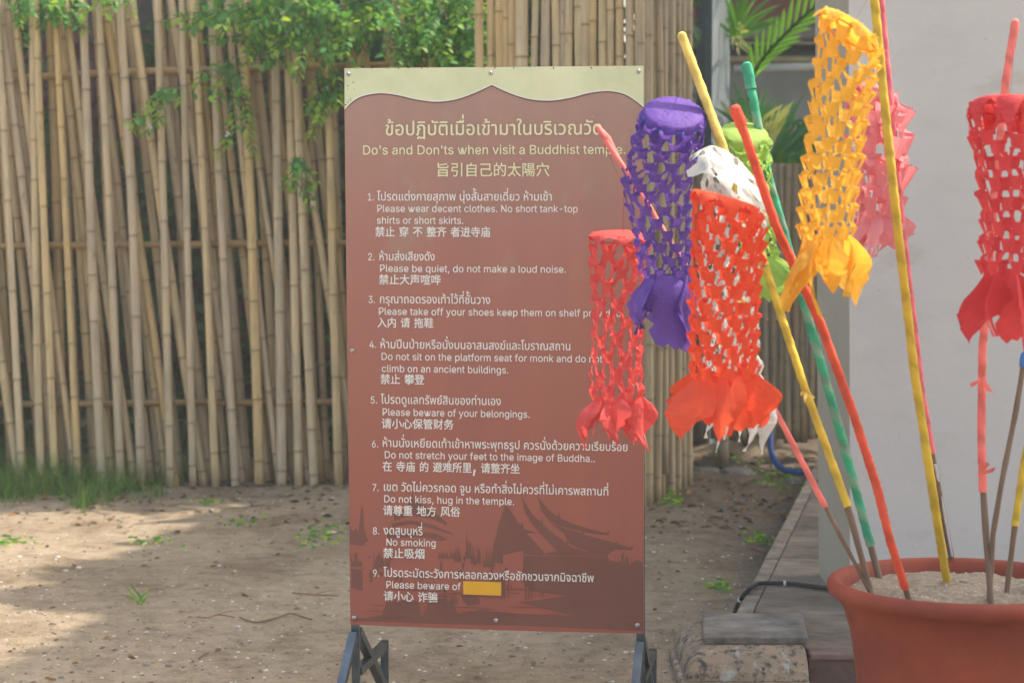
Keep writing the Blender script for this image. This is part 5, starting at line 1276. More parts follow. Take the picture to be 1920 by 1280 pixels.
def lantern(label, c, mat, rows, N_, tilt, petals, threads=(), thread_mat='thread', hoop=None, skirt=.022, seed=1, open_top=False, flap=1.0, top=True, rib=.2, flaph=.22, lid_cuts=False, pk=(0, 0, 1, 2, 2)):
    """c: [(px, py, radius_px)] centre line from the top ring down to the petals' ring, c[0] at depth Y = tilt[2].
    tilt: (towards the camera, to the right, Y) angles of the top ring"""
    rd = random.Random(seed)
    Y = tilt[2]
    cl = catmull([tuple(x) for x in c], 10)
    # resample by height
    L_ = [0]
    for i in range(1, len(cl)):
        L_.append(L_[-1] + math.hypot(cl[i][0] - cl[i - 1][0], cl[i][1] - cl[i - 1][1]))
    def at(t):
        s_ = t * L_[-1]
        for i in range(len(cl) - 1):
            if L_[i + 1] >= s_:
                f = (s_ - L_[i]) / max(1e-6, L_[i + 1] - L_[i])
                return [cl[i][j] + (cl[i + 1][j] - cl[i][j]) * f for j in range(3)]
        return list(cl[-1])
    c0 = P(c[0][0], c[0][1], Y)
    root = thing('paper_lantern', label, 'lantern', c0, 'cut paper lanterns hanging from the sticks')
    def frame(t):
        x, y, r = at(t)
        o = P(x, y, Y)
        k = max(0.0, 1 - t * 1.6) ** 1.5
        Rm = Matrix.Rotation(math.radians(tilt[0]) * k, 3, 'X') @ Matrix.Rotation(math.radians(tilt[1]) * k, 3, 'Y')
        return o, r * Y / F, Rm
    def pt(t, phi, dr=0.0, dz=0.0):
        o, r, Rm = frame(t)
        return o + Rm @ Vector(((r + dr) * math.cos(phi), (r + dr) * math.sin(phi), dz))
    # net body: flaps and ribbons
    b = MB()
    dphi = 2 * math.pi / N_
    nodes = []
    for i in range(rows + 1):
        t = (i + .0) / rows
        row = []
        for k in range(N_):
            ph = (k + .5 * (i % 2)) * dphi + rd.uniform(-.06, .06)
            row.append((t + rd.uniform(-.12, .12) / rows * (0 < i < rows), ph, rd.uniform(.6, 1.3)))
        nodes.append(row)
    stepz = L_[-1] * Y / F / rows
    for i in range(rows + 1):
        for k in range(N_):
            t, ph, q = nodes[i][k]
            if i == 0 and top:
                q = -.4
            o, r, Rm = frame(t)
            w_ = r * dphi * (.21 + .08 * q)
            hh = stepz * flaph
            out_ = .010 * q * flap
            # flap: upper edge stands out, lower edge tucks in
            A = [pt(t, ph + s_ * w_ / max(r, .01), out_ * (1 - .35 * abs(s_)), hh * (.9 + .25 * abs(s_))) for s_ in (-1, -.4, .4, 1)]
            if i == 0 and top:
                A = [v - Vector((0, 0, hh * .8)) for v in A]
            B_ = [pt(t, ph + s_ * w_ * .8 / max(r, .01), -.001 + out_ * .15, -hh * (.3 + .5 * (1 - abs(s_)))) for s_ in (-1, -.4, .4, 1)]
            b.add(A + B_, [(j, j + 1, j + 5, j + 4) for j in range(3)])
            if i < rows:
                for sgn in (-1, 1):
                    off = (0 if i % 2 == 0 else 1)
                    k2 = (k + (off if sgn > 0 else off - 1)) % N_
                    t2, ph2, q2 = nodes[i + 1][k2]
                    # unwrap angle
                    target = ph + sgn * dphi * .5
                    ph2 = target + ((ph2 - target + math.pi) % (2 * math.pi) - math.pi)
                    w1 = dphi * rib * (.8 + .5 * rd.random())
                    a0 = ph + sgn * w_ / max(r, .01) * .62
                    a1 = ph2 - sgn * dphi * .20
                    tw = rd.uniform(-.8, 1.0) * .009 * flap
                    seg = []
                    for u in (0, .33, .66, 1):
                        a_ = a0 + (a1 - a0) * u
                        tt = t + (t2 - t) * u
                        ww = w1 * (1 - .45 * math.sin(u * math.pi))
                        bulge = .004 * math.sin(u * math.pi)
                        dzt = -hh * .4 * (1 - u) + hh * .55 * u
                        seg.append(pt(tt, a_ - ww * .5, bulge + tw * math.sin(u * math.pi), dzt))
                        seg.append(pt(tt, a_ + ww * .5, bulge - tw * math.sin(u * math.pi), dzt))
                    b.add(seg, [(0, 1, 3, 2), (2, 3, 5, 4), (4, 5, 7, 6)])
    b.build('paper_net', mat, root)
    # lid: disc and scalloped skirt on a hoop
    if top:
        vs = [pt(0, 0, -frame(0)[1], .006)]
        n_ = 48
        for rr_, zz_ in ((.5, .006), (.93, .004), (1.0, 0.0), (1.05, -.45), (1.09, -1.0)):
            for k in range(n_):
                ph = 2 * math.pi * k / n_
                wav = 1 + .05 * math.sin(ph * 9 + seed) + rd.uniform(-.01, .01)
                o, r, Rm = frame(0)
                if zz_ < 0:
                    z_ = zz_ * skirt * (1 + .75 * math.sin(ph * 7 + seed * 2)) + .004
                    rr2 = rr_ * wav
                else:
                    z_ = zz_; rr2 = rr_
                vs.append(o + Rm @ Vector((r * rr2 * math.cos(ph), r * rr2 * math.sin(ph), z_)))
        fs = [] if open_top else [(0, 1 + (k + 1) % n_, 1 + k) for k in range(n_)]
        for i in range(4):
            if open_top and i < 2:
                continue
            fs += [(1 + i * n_ + k, 1 + i * n_ + (k + 1) % n_, 1 + (i + 1) * n_ + (k + 1) % n_, 1 + (i + 1) * n_ + k) for k in range(n_)]
        if lid_cuts:
            fs = [f for j, f in enumerate(fs) if not (j >= n_ and ((j % n_) // 2) % 4 == (j // n_) % 4 and rd.random() < .97)]
        mk('paper_lid', vs, fs, mat, root, smooth=True)
    o, r, Rm = frame(0)
    hb = MB()
    hp = [o + Rm @ Vector((r * .98 * math.cos(a * math.pi / 12), r * .98 * math.sin(a * math.pi / 12), -.012)) for a in range(25)]
    hb.tube(hp, .0022 if not hoop else .0045, 6, cap=False)
    hb.build('hoop', hoop or mat, root, smooth=True)
    # petals
    npet, lpx, wpx, flare = petals
    LP = lpx * Y / F
    WP = wpx * Y / F
    for k in range(npet):
        ph = 2 * math.pi * (k + rd.uniform(-.25, .25)) / npet
        LPk, WPk = LP * rd.uniform(.72, 1.10), WP * rd.uniform(.75, 1.2)
        base = pt(1, ph, -.004, 0)
        outv = Vector((math.cos(ph), math.sin(ph), 0))
        side0 = Vector((-math.sin(ph), math.cos(ph), 0))
        rho = rd.uniform(-.38, .38)
        dwn = Vector((0, 0, -1)) * math.cos(rho) + side0 * math.sin(rho)
        side_ = Vector((-math.sin(ph), math.cos(ph), 0))
        fl = flare * rd.uniform(.4, 1.3)
        tw = rd.uniform(-1.35, 1.35)
        side_ = (side_ * math.cos(tw) + outv * math.sin(tw)).normalized()
        nrm = outv
        kind_ = rd.choice(pk)
        prof_ = ([.25, .55, .85, 1.0, 1.0, .92, .80, .62, .42, .20, .0], [.25, .60, .9, 1.0, 1.04, 1.06, 1.05, 1.0, .95, .86, .70], [.22, .42, .66, .9, 1.1, 1.2, .98, .74, .48, .22, .0])[kind_]
        cols_ = [-1, -.66, -.33, 0, .33, .66, 1]
        vs, fs = [], []
        curl = rd.uniform(.10, .45)
        asym = rd.uniform(-.5, .5)
        for i, w_ in enumerate(prof_):
            u = i / (len(prof_) - 1)
            for j, s_ in enumerate(cols_):
                ww = WPk * .5 * w_ * s_
                if i in (5, 7) and abs(s_) == 1:
                    ww *= .72
                if kind_ == 1 and u > .65:
                    u = u + (-.02, .07, -.05, .10, -.02, .06, -.06)[j] * (u - .65) / .35
                p = base + nrm * (LPk * fl * math.sin(u * 1.9) * .62) + dwn * (LPk * (u * .96 - .10 * u * u * fl)) + side_ * ww * 1.0
                p += nrm * (-curl * WPk * .5 * s_ * s_ * w_ + .012 * math.sin(u * 5 + k) + asym * WPk * .3 * s_ * u)
                p += side_ * (asym * LPk * .25 * u * u)
                p += Vector((rd.uniform(-1, 1), rd.uniform(-1, 1), 0)) * .0009
                vs.append(p)
        nc = len(cols_)
        for i in range(len(prof_) - 1):
            for j in range(nc - 1):
                if kind_ == 0 and i >= 7 and j == 1 + (k % 3):
                    continue
                fs.append((i * nc + j, i * nc + j + 1, (i + 1) * nc + j + 1, (i + 1) * nc + j))
        mk('petal', vs, fs, mat, root, smooth=(k % 2 != 0))
    for tp in threads:
        b = MB()
        b.tube([P(*q) for q in tp], .0007, 5, cap=False)
        b.build('hanging_thread', M[thread_mat], root)
    return root
lantern('coral pink paper lantern hanging on a red thread in front of the sign', [(1163, 440, 54), (1162, 485, 53), (1158, 600, 44), (1156, 700, 45), (1157, 742, 48)], M['p_coral'], 9, 8, (6, 0, 5.15), (9, 106, 60, .34),
        [((1133, 272, 5.14), (1155, 320, 5.14), (1170, 352, 5.14), (1168, 437, 5.15))], 'thread_red', None, .012, 3, flap=1.0, rib=.25, flaph=.34)
lantern('purple paper lantern with a pale lid over a blue hoop', [(1264, 212, 57), (1252, 262, 60), (1232, 350, 60), (1242, 440, 50), (1246, 515, 44)], M['p_purple'], 13, 9, (34, 4, 4.85), (9, 140, 84, .20),
        [((1280, 150, 4.86), (1272, 178, 4.84), (1262, 200, 4.84))], 'thread', M['hoop_blue'], .042, 5, flap=1.2, rib=.17, flaph=.42)
lantern('orange red paper lantern, the frontmost one, with wide orange petals', [(1360, 374, 60), (1366, 425, 64), (1361, 520, 62), (1357, 620, 60), (1357, 700, 60)], M['p_orange'], 11, 10, (4, 16, 4.25), (7, 134, 108, .38),
        [], 'thread', None, .014, 9, flap=1.3, rib=.24, flaph=.50)
lantern('white paper lantern tilted open, mostly hidden behind the orange red lantern', [(1376, 330, 74), (1376, 400, 62), (1366, 480, 52), (1366, 620, 48), (1384, 735, 50)], M['p_white'], 11, 9, (34, 40, 4.55), (6, 118, 44, .26),
        [], 'thread', None, .034, 11, flap=1.2, rib=.34, flaph=.3, lid_cuts=True, pk=(2,))
lantern('lime green paper lantern hanging behind the red and green sticks', [(1396, 250, 45), (1400, 290, 42), (1410, 400, 34), (1428, 480, 30)], M['p_lime'], 8, 8, (28, 4, 4.95), (7, 100, 60, .24),
        [((1412, 130, 5.0), (1405, 185, 4.98), (1396, 240, 4.95))], 'thread', None, .034, 13, rib=.30, flaph=.28)
lantern('yellow paper lantern at the top, hanging before the edge of the white wall', [(1594, 52, 62), (1588, 110, 54), (1572, 220, 50), (1556, 340, 49), (1548, 440, 46)], M['p_yellow'], 12, 8, (-6, 34, 4.3), (8, 152, 98, .34),
        [((1636, -20, 4.5), (1600, 45, 4.3))], 'thread', None, .016, 18, flap=1.5, rib=.20, flaph=.48)
lantern('pale pink paper lantern behind the yellow lantern, its leaf shaped cuts hanging loose', [(1640, 165, 46), (1648, 240, 48), (1650, 320, 46), (1645, 395, 36)], M['p_pink'], 4, 6, (12, 20, 4.9), (7, 105, 66, .30),
        [((1638, 60, 4.88), (1637, 155, 4.9))], 'thread', None, .03, 23, flap=3.2, rib=.6, flaph=.42)
lantern('crimson paper lantern cut by the right edge of the picture', [(1890, 192, 66), (1888, 240, 64), (1894, 350, 54), (1898, 430, 50), (1892, 505, 50)], M['p_red'], 8, 8, (-8, 2, 4.2), (8, 150, 84, .32),
        [((1900, 95, 4.58), (1896, 160, 4.3), (1890, 190, 4.2))], 'thread', None, .034, 29, flap=1.5, rib=.24, flaph=.42)

# ---- hoses
M['rubber'] = simple('black_rubber', (0.018, 0.020, 0.022), 0.45, .2, 20, 0)
M['bluehose'] = simple('blue_hose', (0.01, 0.07, 0.26), 0.4, .2, 20, 0)
hp = [G(1372, 1162, .01), G(1381, 1138, .03), G(1391, 1120, .08)] + [G(x, y, PZ + .012) for x, y in ((1403, 1106), (1414, 1097), (1427, 1093), (1471, 1093), (1506, 1096), (1541, 1101), (1600, 1108), (1700, 1112))]
hs = thing('garden_hose', 'black garden hose with white clips running over the kerb towards the pot', 'hose', hp[3])
b = MB()
b.tube([Vector(v) for v in catmull([tuple(v) for v in hp], 6)], .0078, 8)
b.build('hose_body', M['rubber'], hs, smooth=True)
for (x, y, zc_) in ((1471, 1093, PZ + .012), (1388, 1124, .07)):
    c = G(x, y, zc_)
    b = MB()
    dd = Vector((1, -.02, 0)) if x > 1400 else (G(1391, 1120, .08) - G(1381, 1138, .03)).normalized()
    b.tube([c - dd * .004, c + dd * .004], .0098, 10)
    b.build('clip', M['whitepipe'], hs)
hb_ = catmull([tuple(v) for v in (P(1444, 800, 11.1), P(1446, 845, 11.0), P(1454, 866, 10.9), P(1470, 880, 10.8), P(1500, 885, 10.75), P(1520, 884, 10.75))], 6)
b = MB()
b.tube([Vector(v) for v in hb_], .016, 8)
tag(b.build('garden_hose', M['bluehose'], smooth=True, at=hb_[20]), 'blue hose curling down to the paving at the far end of the path', 'hose')

# ---- plants
def leafmat(name, c, trans=.35, rnd=.35):
    return thin(name, c, trans, .5, .15, 30, rnd=rnd, spec=.35, tc=(c[0] * 2.2, c[1] * 1.9, c[2] * 1.0))
M['leaf'] = leafmat('vine_leaf', (0.11, 0.32, 0.085))
M['leaf_young'] = leafmat('young_vine_leaf', (0.26, 0.42, 0.06))
M['hedge'] = leafmat('dark_leaf', (0.060, 0.115, 0.055), .3)
M['frond'] = leafmat('palm_leaf', (0.10, 0.27, 0.045), .4)
M['frond_blue'] = leafmat('deep_green_leaf', (0.055, 0.18, 0.075), .3)
M['frond_pale'] = leafmat('variegated_leaf', (0.34, 0.40, 0.16), .3)
M['grass'] = leafmat('grass_blade', (0.075, 0.17, 0.033), .3)
M['bark'] = simple('vine_stem', (0.10, 0.075, 0.05), .85, .3, 20, .002)
M['petal_white'] = simple('small_white_flower', (0.68, 0.64, 0.55), .6, .1, 20, 0)
M['litter'] = thin('dry_leaf', (0.26, 0.18, 0.105), .15, .8, .3, 30, rnd=.5, spec=.15)
def leaf_geo(L_, W_, fold=.25, droop=.3):
    """8 triangles: a pointed oval folded at the midrib"""
    st_ = [(0, 0), (.18, .62), (.42, 1.0), (.72, .72), (1.0, 0)]
    vs = []
    for u, w_ in st_:
        z = -droop * L_ * u * u
        vs += [(-W_ * .5 * w_, u * L_, z + fold * W_ * .5 * w_), (0, u * L_, z), (W_ * .5 * w_, u * L_, z + fold * W_ * .5 * w_)]
    fs = []
    for i in range(4):
        a = i * 3
        fs += [(a, a + 1, a + 4, a + 3), (a + 1, a + 2, a + 5, a + 4)]
    return vs, fs
def settone(me, vals):
    at = me.attributes.new('tone', 'FLOAT_COLOR', 'POINT')
    buf = []
    for v in vals:
        buf += [v[0], v[1], v[2], 1.0]
    at.data.foreach_set('color', buf)
LEAFM = {}
for key, (mat, L_, W_) in {'vine': ('leaf', .043, .025), 'young': ('leaf_young', .041, .024)}.items():
    LEAFM[key] = []
    for q in range(4):
        vs, fs = leaf_geo(L_, W_ * R(.9, 1.1), R(.1, .4), R(.1, .5))
        me = bpy.data.meshes.new('leaf')
        me.from_pydata(vs, [], fs)
        me.materials.append(M[mat])
        settone(me, [(1, 1, 1)] * len(vs))
        LEAFM[key].append(me)
def rotm(d, roll):
    q = d.to_track_quat('Y', 'Z').to_matrix()
    return q @ Matrix.Rotation(roll, 3, 'Y')
def leaves_object(name, items, parent, mat, L_, W_, kind=None):
    """items: (position, direction, roll, scale, tone)"""
    vs, fs, tones = [], [], []
    for (p, d, roll, s_, tone) in items:
        lv, lf = leaf_geo(L_ * s_, W_ * s_, .25, .3)
        m = rotm(d, roll)
        n = len(vs)
        vs += [p + m @ Vector(v) for v in lv]
        fs += [tuple(i + n for i in f) for f in lf]
        tones += [tone] * len(lv)
    o = mk(name, vs, fs, mat, parent, kind=kind)
    settone(o.data, tones)
    return o
def spray(p0, d0, n, step, sag=.10, leafgap=1, rdm=random):
    """a twig: list of points and compound leaflets along it"""
    pts = [Vector(p0)]
    d = Vector(d0).normalized()
    for i in range(n):
        d = (d + Vector((rdm.uniform(-.16, .16), rdm.uniform(-.12, .12), -sag + rdm.uniform(-.08, .08)))).normalized()
        pts.append(pts[-1] + d * step)
    return pts
def vine(label, starts, n_parts, seed):
    rdm = random.Random(seed)
    root = thing('climbing_vine', label, 'vine', P(*starts[0][0]))
    items, sb, fl = [], MB(), []
    for (p, d, n_tw, spread, length, young) in starts:
        base = P(*p)
        for k in range(n_tw):
            q = base + Vector((rdm.uniform(-1, 1) * spread[0], rdm.uniform(-.5, .5) * spread[2], rdm.uniform(-1, 1) * spread[1]))
            dd = Vector((d[0] + rdm.uniform(-.8, .8), d[1] + rdm.uniform(-.5, .2), d[2] + rdm.uniform(-.5, .5)))
            steps = max(3, int(length * rdm.uniform(.6, 1.2) / .028))
            tw = spray(q, dd, steps, .028, .09, 1, rdm)
            sb.tube(tw, .0018, 4, cap=False)
            for i, v in enumerate(tw[1:], 1):
                dr = (tw[i] - tw[i - 1]).normalized()
                sd_ = dr.cross(Vector((0, -1, .2))).normalized()
                tip = i / steps
                for sg in (-1, 1):
                    dl = (dr * .5 + sd_ * sg + Vector((0, rdm.uniform(-.6, .2), rdm.uniform(-.5, .1)))).normalized()
                    y_ = tip > .55 and rdm.random() < young
                    g = rdm.uniform(.65, 1.25)
                    items.append((v, dl, rdm.uniform(-.9, .9), rdm.uniform(.7, 1.25), (g, g * rdm.uniform(.92, 1.08), g), y_))
            if rdm.random() < .10:
                fl.append(tw[len(tw) // 2])
    sb.build('stem', M['bark'], root)
    rdm.shuffle(items)
    items.sort(key=lambda it: it[0].y)
    for it in items[:n_parts]:
        me = rdm.choice(LEAFM['young' if it[5] else 'vine'])
        o = bpy.data.objects.new('leaf', me)
        col.objects.link(o)
        o.parent = root
        o.location = it[0] - root.location
        o.rotation_mode = 'QUATERNION'
        o.rotation_quaternion = rotm(it[1], it[2]).to_quaternion()
        o.scale = (it[3],) * 3
    rest = items[n_parts:]
    a = [i[:5] for i in rest if not i[5]]
    c = [i[:5] for i in rest if i[5]]
    if a:
        leaves_object('foliage', a, root, M['leaf'], .043, .025, 'stuff')
    if c:
        leaves_object('young_foliage', c, root, M['leaf_young'], .041, .024, 'stuff')
    for p in fl[:14]:
        b = MB()
        p = p + Vector((0, -.03, 0))
        for k in range(5):
            a_ = k * 1.257 + rdm.random()
            e1 = Vector((math.cos(a_), -.3, math.sin(a_)))
            e2 = Vector((math.cos(a_ + .7), -.2, math.sin(a_ + .7)))
            b.add([p, p + e1 * .010, p + (e1 + e2) * .008, p + e2 * .010], [(0, 1, 2, 3)])
        b.build('flower', M['petal_white'], root)
    return root
YV = 10.35
vine('big leafy green vine with white flowers spilling over the fence top',
     [((560, 20, YV), (0, -.3, -.1), 54, (.40, .12, .3), .24, .3), ((700, 30, YV), (0, -.3, -.2), 64, (.45, .14, .3), .24, .35),
      ((840, 30, YV), (.2, -.3, -.2), 52, (.20, .16, .3), .30, .4), ((470, 70, YV), (0, -.3, -.4), 18, (.22, .14, .2), .20, .4),
      ((420, 130, YV), (0, -.2, -.7), 8, (.10, .10, .1), .18, .45), ((445, 190, YV), (0, -.1, -1), 4, (.04, .10, .08), .22, .6), ((452, 250, YV), (0, -.1, -1), 3, (.05, .05, .06), .14, .9),
      ((590, 130, YV), (0, -.2, -.6), 8, (.14, .04, .1), .18, .5), ((625, 160, YV), (.1, -.2, -.8), 9, (.05, .05, .1), .22, .8),
      ((870, 85, YV), (.1, -.3, -.7), 14, (.07, .06, .1), .14, .5), ((790, 60, YV), (.1, -.3, -.7), 16, (.14, .06, .1), .2, .5)], 290, 3)
vine('small detached sprig of bright vine leaves poking through the fence at upper left',
     [((322, 165, YV), (-.6, -.2, -.6), 5, (.05, .03, .04), .20, .9), ((285, 212, YV), (-.5, -.2, -.5), 4, (.05, .03, .04), .14, .9)], 120, 5)
vine('short hanging sprig of dark vine leaves beside the left edge of the sign',
     [((552, 290, YV + .05), (.3, -.2, -.6), 4, (.05, .04, .04), .20, .4), ((560, 335, YV + .05), (.4, -.2, -.5), 3, (.05, .03, .04), .16, .4), ((597, 360, YV + .05), (.3, -.2, -.4), 1, (.02, .02, .02), .10, .3)], 120, 6)
vine('dark vine hanging in from the top left corner of the fence',
     [((60, -12, YV + .15), (0, -.3, -.8), 16, (.13, .05, .2), .20, .2), ((175, -15, YV), (.2, -.3, -.5), 14, (.16, .04, .2), .12, .8), ((110, 5, YV + .15), (0, -.3, -.8), 6, (.08, .03, .1), .16, .2)], 290, 8)

# hedge mass behind the fence, seen through the gaps
rdm = random.Random(12)
items = []
while len(items) < 13000:
    px, py = rdm.uniform(-760, 1302), rdm.uniform(-160, 860)
    Yh = rdm.uniform(11.5, 12.6)
    n_ = noise.noise(Vector((px * .006, py * .008, 3)))
    if px < 330 and py < 260 and n_ < .12:
        continue
    if n_ < -.22 and Yh < 12.2:
        continue
    p = P(px, py, Yh)
    g = rdm.uniform(.6, 1.4)
    items.append((p, Vector((rdm.uniform(-1, 1), rdm.uniform(-1, .3), rdm.uniform(-.9, .3))).normalized(), rdm.uniform(-1.5, 1.5), rdm.uniform(.7, 1.5), (g, g, g)))
hd = leaves_object('shrub_hedge', items, None, M['hedge'], .085, .045, 'stuff')
tag(hd, 'dark leafy hedge mass growing behind the bamboo fence', 'hedge')

# ---- palms in front of the temple building
def blade(b, tones, p, d, L_, W_, sag=.25, g=1.0, n=5, up=Vector((0, -1, .25))):
    d = d.normalized()
    s_ = d.cross(up).normalized()
    nn = s_.cross(d)
    vs, fs = [], []
    for i in range(n + 1):
        u = i / n
        w_ = W_ * .5 * (math.sin(math.pi * min(1, u * .88 + .12)) ** .7)
        c = p + d * L_ * u + Vector((0, 0, -sag * L_ * u * u))
        vs += [c - s_ * w_ + nn * w_ * .3, c, c + s_ * w_ + nn * w_ * .3]
    for i in range(n):
        a = i * 3
        fs += [(a, a + 1, a + 4, a + 3), (a + 1, a + 2, a + 5, a + 4)]
    b.add(vs, fs)
    tones += [(g, g, g)] * len(vs)
def leaf_part(name, p, d, L_, W_, mat, parent, sag=.25, n=5):
    b, t = MB(), []
    blade(b, t, p, d, L_, W_, sag, 1.0, n)
    o = b.build(name, mat, parent)
    settone(o.data, t)
    return o
ap = thing('palm', 'tall palm with an arching feathery frond in front of the maroon wall', 'palm', G(1420, 850))
base = P(1392, 250, 12.6)
b = MB()
b.tube([G(1400, 842), P(1396, 500, 12.7), base], [.03, .022, .016], 8)
b.build('stem', M['bark'], ap)
rach = catmull([tuple(P(1400, 200, 12.5)), tuple(P(1418, 130, 12.4)), tuple(P(1462, 75, 12.3)), tuple(P(1520, 20, 12.2)), tuple(P(1580, -25, 12.1))], 8)
b = MB()
b.tube([Vector(v) for v in rach], [.012 - .0002 * i for i in range(len(rach))], 6)
b.build('frond_rib', M['frond'], ap)
for i in range(6, len(rach) - 1, 2):
    p = Vector(rach[i])
    dr = (Vector(rach[i + 1]) - p).normalized()
    leaf_part('leaflet', p, dr * .75 + Vector((-.35, -.1, .75)), R(.20, .27), R(.022, .03), M['frond'], ap, .12)
    leaf_part('leaflet', p, dr * 1.0 + Vector((.28, -.3, -.12)), R(.2, .28), R(.022, .03), M['frond'], ap, .2)
for k in range(34):
    a = math.radians(R(30, 150))
    leaf_part('leaflet', P(1378 + R(-8, 8), 55 + R(-10, 25), 12.3 + R(-.1, .1)), Vector((math.cos(a) * 1.2, R(-.3, .3), math.sin(a))), R(.20, .36), R(.016, .028), M['frond'], ap, .15)
fp = thing('fan_palm', 'spreading dark green fan leaved plant behind the low fence', 'palm', G(1450, 845))
b = MB()
b.tube([G(1450, 845), P(1450, 420, 12.0), P(1445, 300, 11.9)], .014, 8)
b.build('stem', M['bark'], fp)
for (cx, cy, n_, a0, a1, l0, l1) in ((1445, 300, 26, -10, 78, .30, .46), (1500, 300, 12, 10, 100, .16, .3), (1415, 255, 16, 20, 150, .2, .34), (1475, 320, 14, -30, 40, .2, .3)):
    for k in range(n_):
        a = math.radians(a0 + (a1 - a0) * (k + R(0, .6)) / n_)
        leaf_part('fan_leaf', P(cx + R(-4, 4), cy + R(-4, 4), 11.9 + R(-.15, .1)), Vector((math.cos(a), R(-.35, .1), math.sin(a))), R(l0, l1), R(.016, .030), M['frond_blue'], fp, .10)
for k in range(5):
    leaf_part('fan_leaf', P(1465 + k * 16, 318, 11.75), Vector((R(-.3, .3), -.2, 1)), R(.10, .14), .05, M['frond'], fp, .05)
vp = thing('variegated_plant', 'plant with pale striped leaves beside the grey post', 'plant', G(1400, 845))
b = MB()
b.tube([G(1400, 845), P(1398, 400, 11.8), P(1400, 280, 11.8)], .01, 6)
b.build('stem', M['bark'], vp)
for k in range(30):
    a = math.radians(R(20, 160))
    p = P(R(1380, 1430), R(200, 290), 11.75 + R(-.1, .1))
    leaf_part('striped_leaf', p, Vector((math.cos(a), -.3, math.sin(a))), R(.14, .24), R(.014, .022), M['frond_pale' if k % 2 else 'frond_blue'], vp, .12)
for k in range(7):
    leaf_part('striped_leaf', P(1440 + R(-4, 20), 260 + R(-20, 10), 11.7), Vector((R(.2, .8), -.3, 1)), R(.16, .25), R(.013, .018), M['frond_pale'], vp, .05)
for k in range(14):
    leaf_part('striped_leaf', P(R(1372, 1392), R(40, 85), 12.1), Vector((R(-.2, 1), -.3, R(-.6, .2))), R(.06, .1), R(.012, .02), M['frond_pale'], vp, .3)

# ---- grass, weeds, litter, pebbles, twigs
rdm = random.Random(21)
def grass_obj(name, spots, parent=None, kind='stuff', hmin=.06, hmax=.2, w_=.004, mat='grass'):
    b, tones = MB(), []
    for (x, y, s_) in spots:
        a = rdm.uniform(0, 6.28)
        l = rdm.uniform(.2, 1.0)
        d = Vector((math.cos(a) * l, math.sin(a) * l, 1)).normalized()
        g = rdm.uniform(.4, 1.9)
        dry = rdm.random() < .10
        h_ = rdm.uniform(hmin, hmax) * s_
        vs = []
        sd_ = Vector((math.cos(a + 1.57), math.sin(a + 1.57), 0)) * w_ * .5
        p = Vector((x, y, gz(x, y) - .005))
        for i in range(4):
            u = i / 3
            c = p + d * h_ * u + Vector((math.cos(a), math.sin(a), -.35)) * h_ * .45 * u * u * l
            vs += [c - sd_ * (1 - u * .85), c + sd_ * (1 - u * .85)]
        b.add(vs, [(0, 1, 3, 2), (2, 3, 5, 4), (4, 5, 7, 6)])
        tones += [(g * (2.6 if dry else 1), g * (1.4 if dry else 1), g)] * 8
    o = b.build(name, M[mat], parent, kind=kind)
    settone(o.data, tones)
    return o
spots = []
while len(spots) < 12500:
    px = rdm.uniform(-700, 0) if rdm.random() < .5 else rdm.uniform(-60, 372)
    top_ = 868
    edge_ = 944 + 8 * math.sin(px * .05) + 5 * math.sin(px * .13) - (max(0, px - 215) * .26)
    edge_ += -10 + 22 * rdm.random() ** 2
    if px < 110: edge_ -= 10
    if px < 0: edge_ = 940
    g0 = G(px, rdm.uniform(top_, edge_))
    if px > 250 and rdm.random() < .45: continue
    if noise.noise(Vector((g0.x * 3.2, g0.y * 2.2, 0))) < -.08 and rdm.random() < .8: continue
    spots.append((g0.x, g0.y, 1.0 - .45 * (px > 200) * rdm.random()))
go = grass_obj('grass', spots, hmin=.03, hmax=.23)
tag(go, 'green grass growing along the foot of the bamboo fence at the left', 'grass')
def weed(label, px, py, n_, rx, ry, hmax=.06, flat=True):
    c = G(px, py)
    root = thing('weed', label, 'weed', c, 'small weeds on the dirt')
    for k in range(n_):
        x, y = c.x + rdm.gauss(0, rx), c.y + rdm.gauss(0, ry)
        a = rdm.uniform(0, 6.28)
        o = leaf_part('leaf', Vector((x, y, gz(x, y) + rdm.uniform(0.002, hmax * .4))), Vector((math.cos(a), math.sin(a), rdm.uniform(.1, .8 if flat else 2.5))), rdm.uniform(.02, .045) if flat else rdm.uniform(.05, .12), .010 if flat else .006, M['frond' if k % 3 else 'leaf_young'], root, .3, 3)
    return root
weed('low green weed patch near the left edge of the sign', 592, 1008, 60, .05, .16)
weed('sparse weed in the middle of the dirt left of the sign', 450, 985, 20, .05, .10)
weed('upright single grass tuft standing alone on the dirt', 262, 1135, 9, .012, .02, .05, False)
weed('yellowing grass clump in the sunlit patch at the left edge', 14, 1018, 34, .05, .10, .05)
weed('thin weed at the tip of the sunlit patch', 278, 1015, 22, .07, .08)
weed('green weed beside the foot of the greyish fence section', 1256, 940, 60, .03, .12)
weed('weed tuft in the leaf litter next to the kerb', 1420, 1018, 46, .03, .07)
weed('weed patch by the far end of the kerb', 1460, 905, 70, .07, .25)
weed('weed at the foot of the dark fence post', 1358, 872, 40, .05, .10, .12)
weed('faint weed near the black hose', 1345, 1108, 22, .03, .07)
weed('small weed strip in front of the grass', 390, 948, 16, .05, .03)

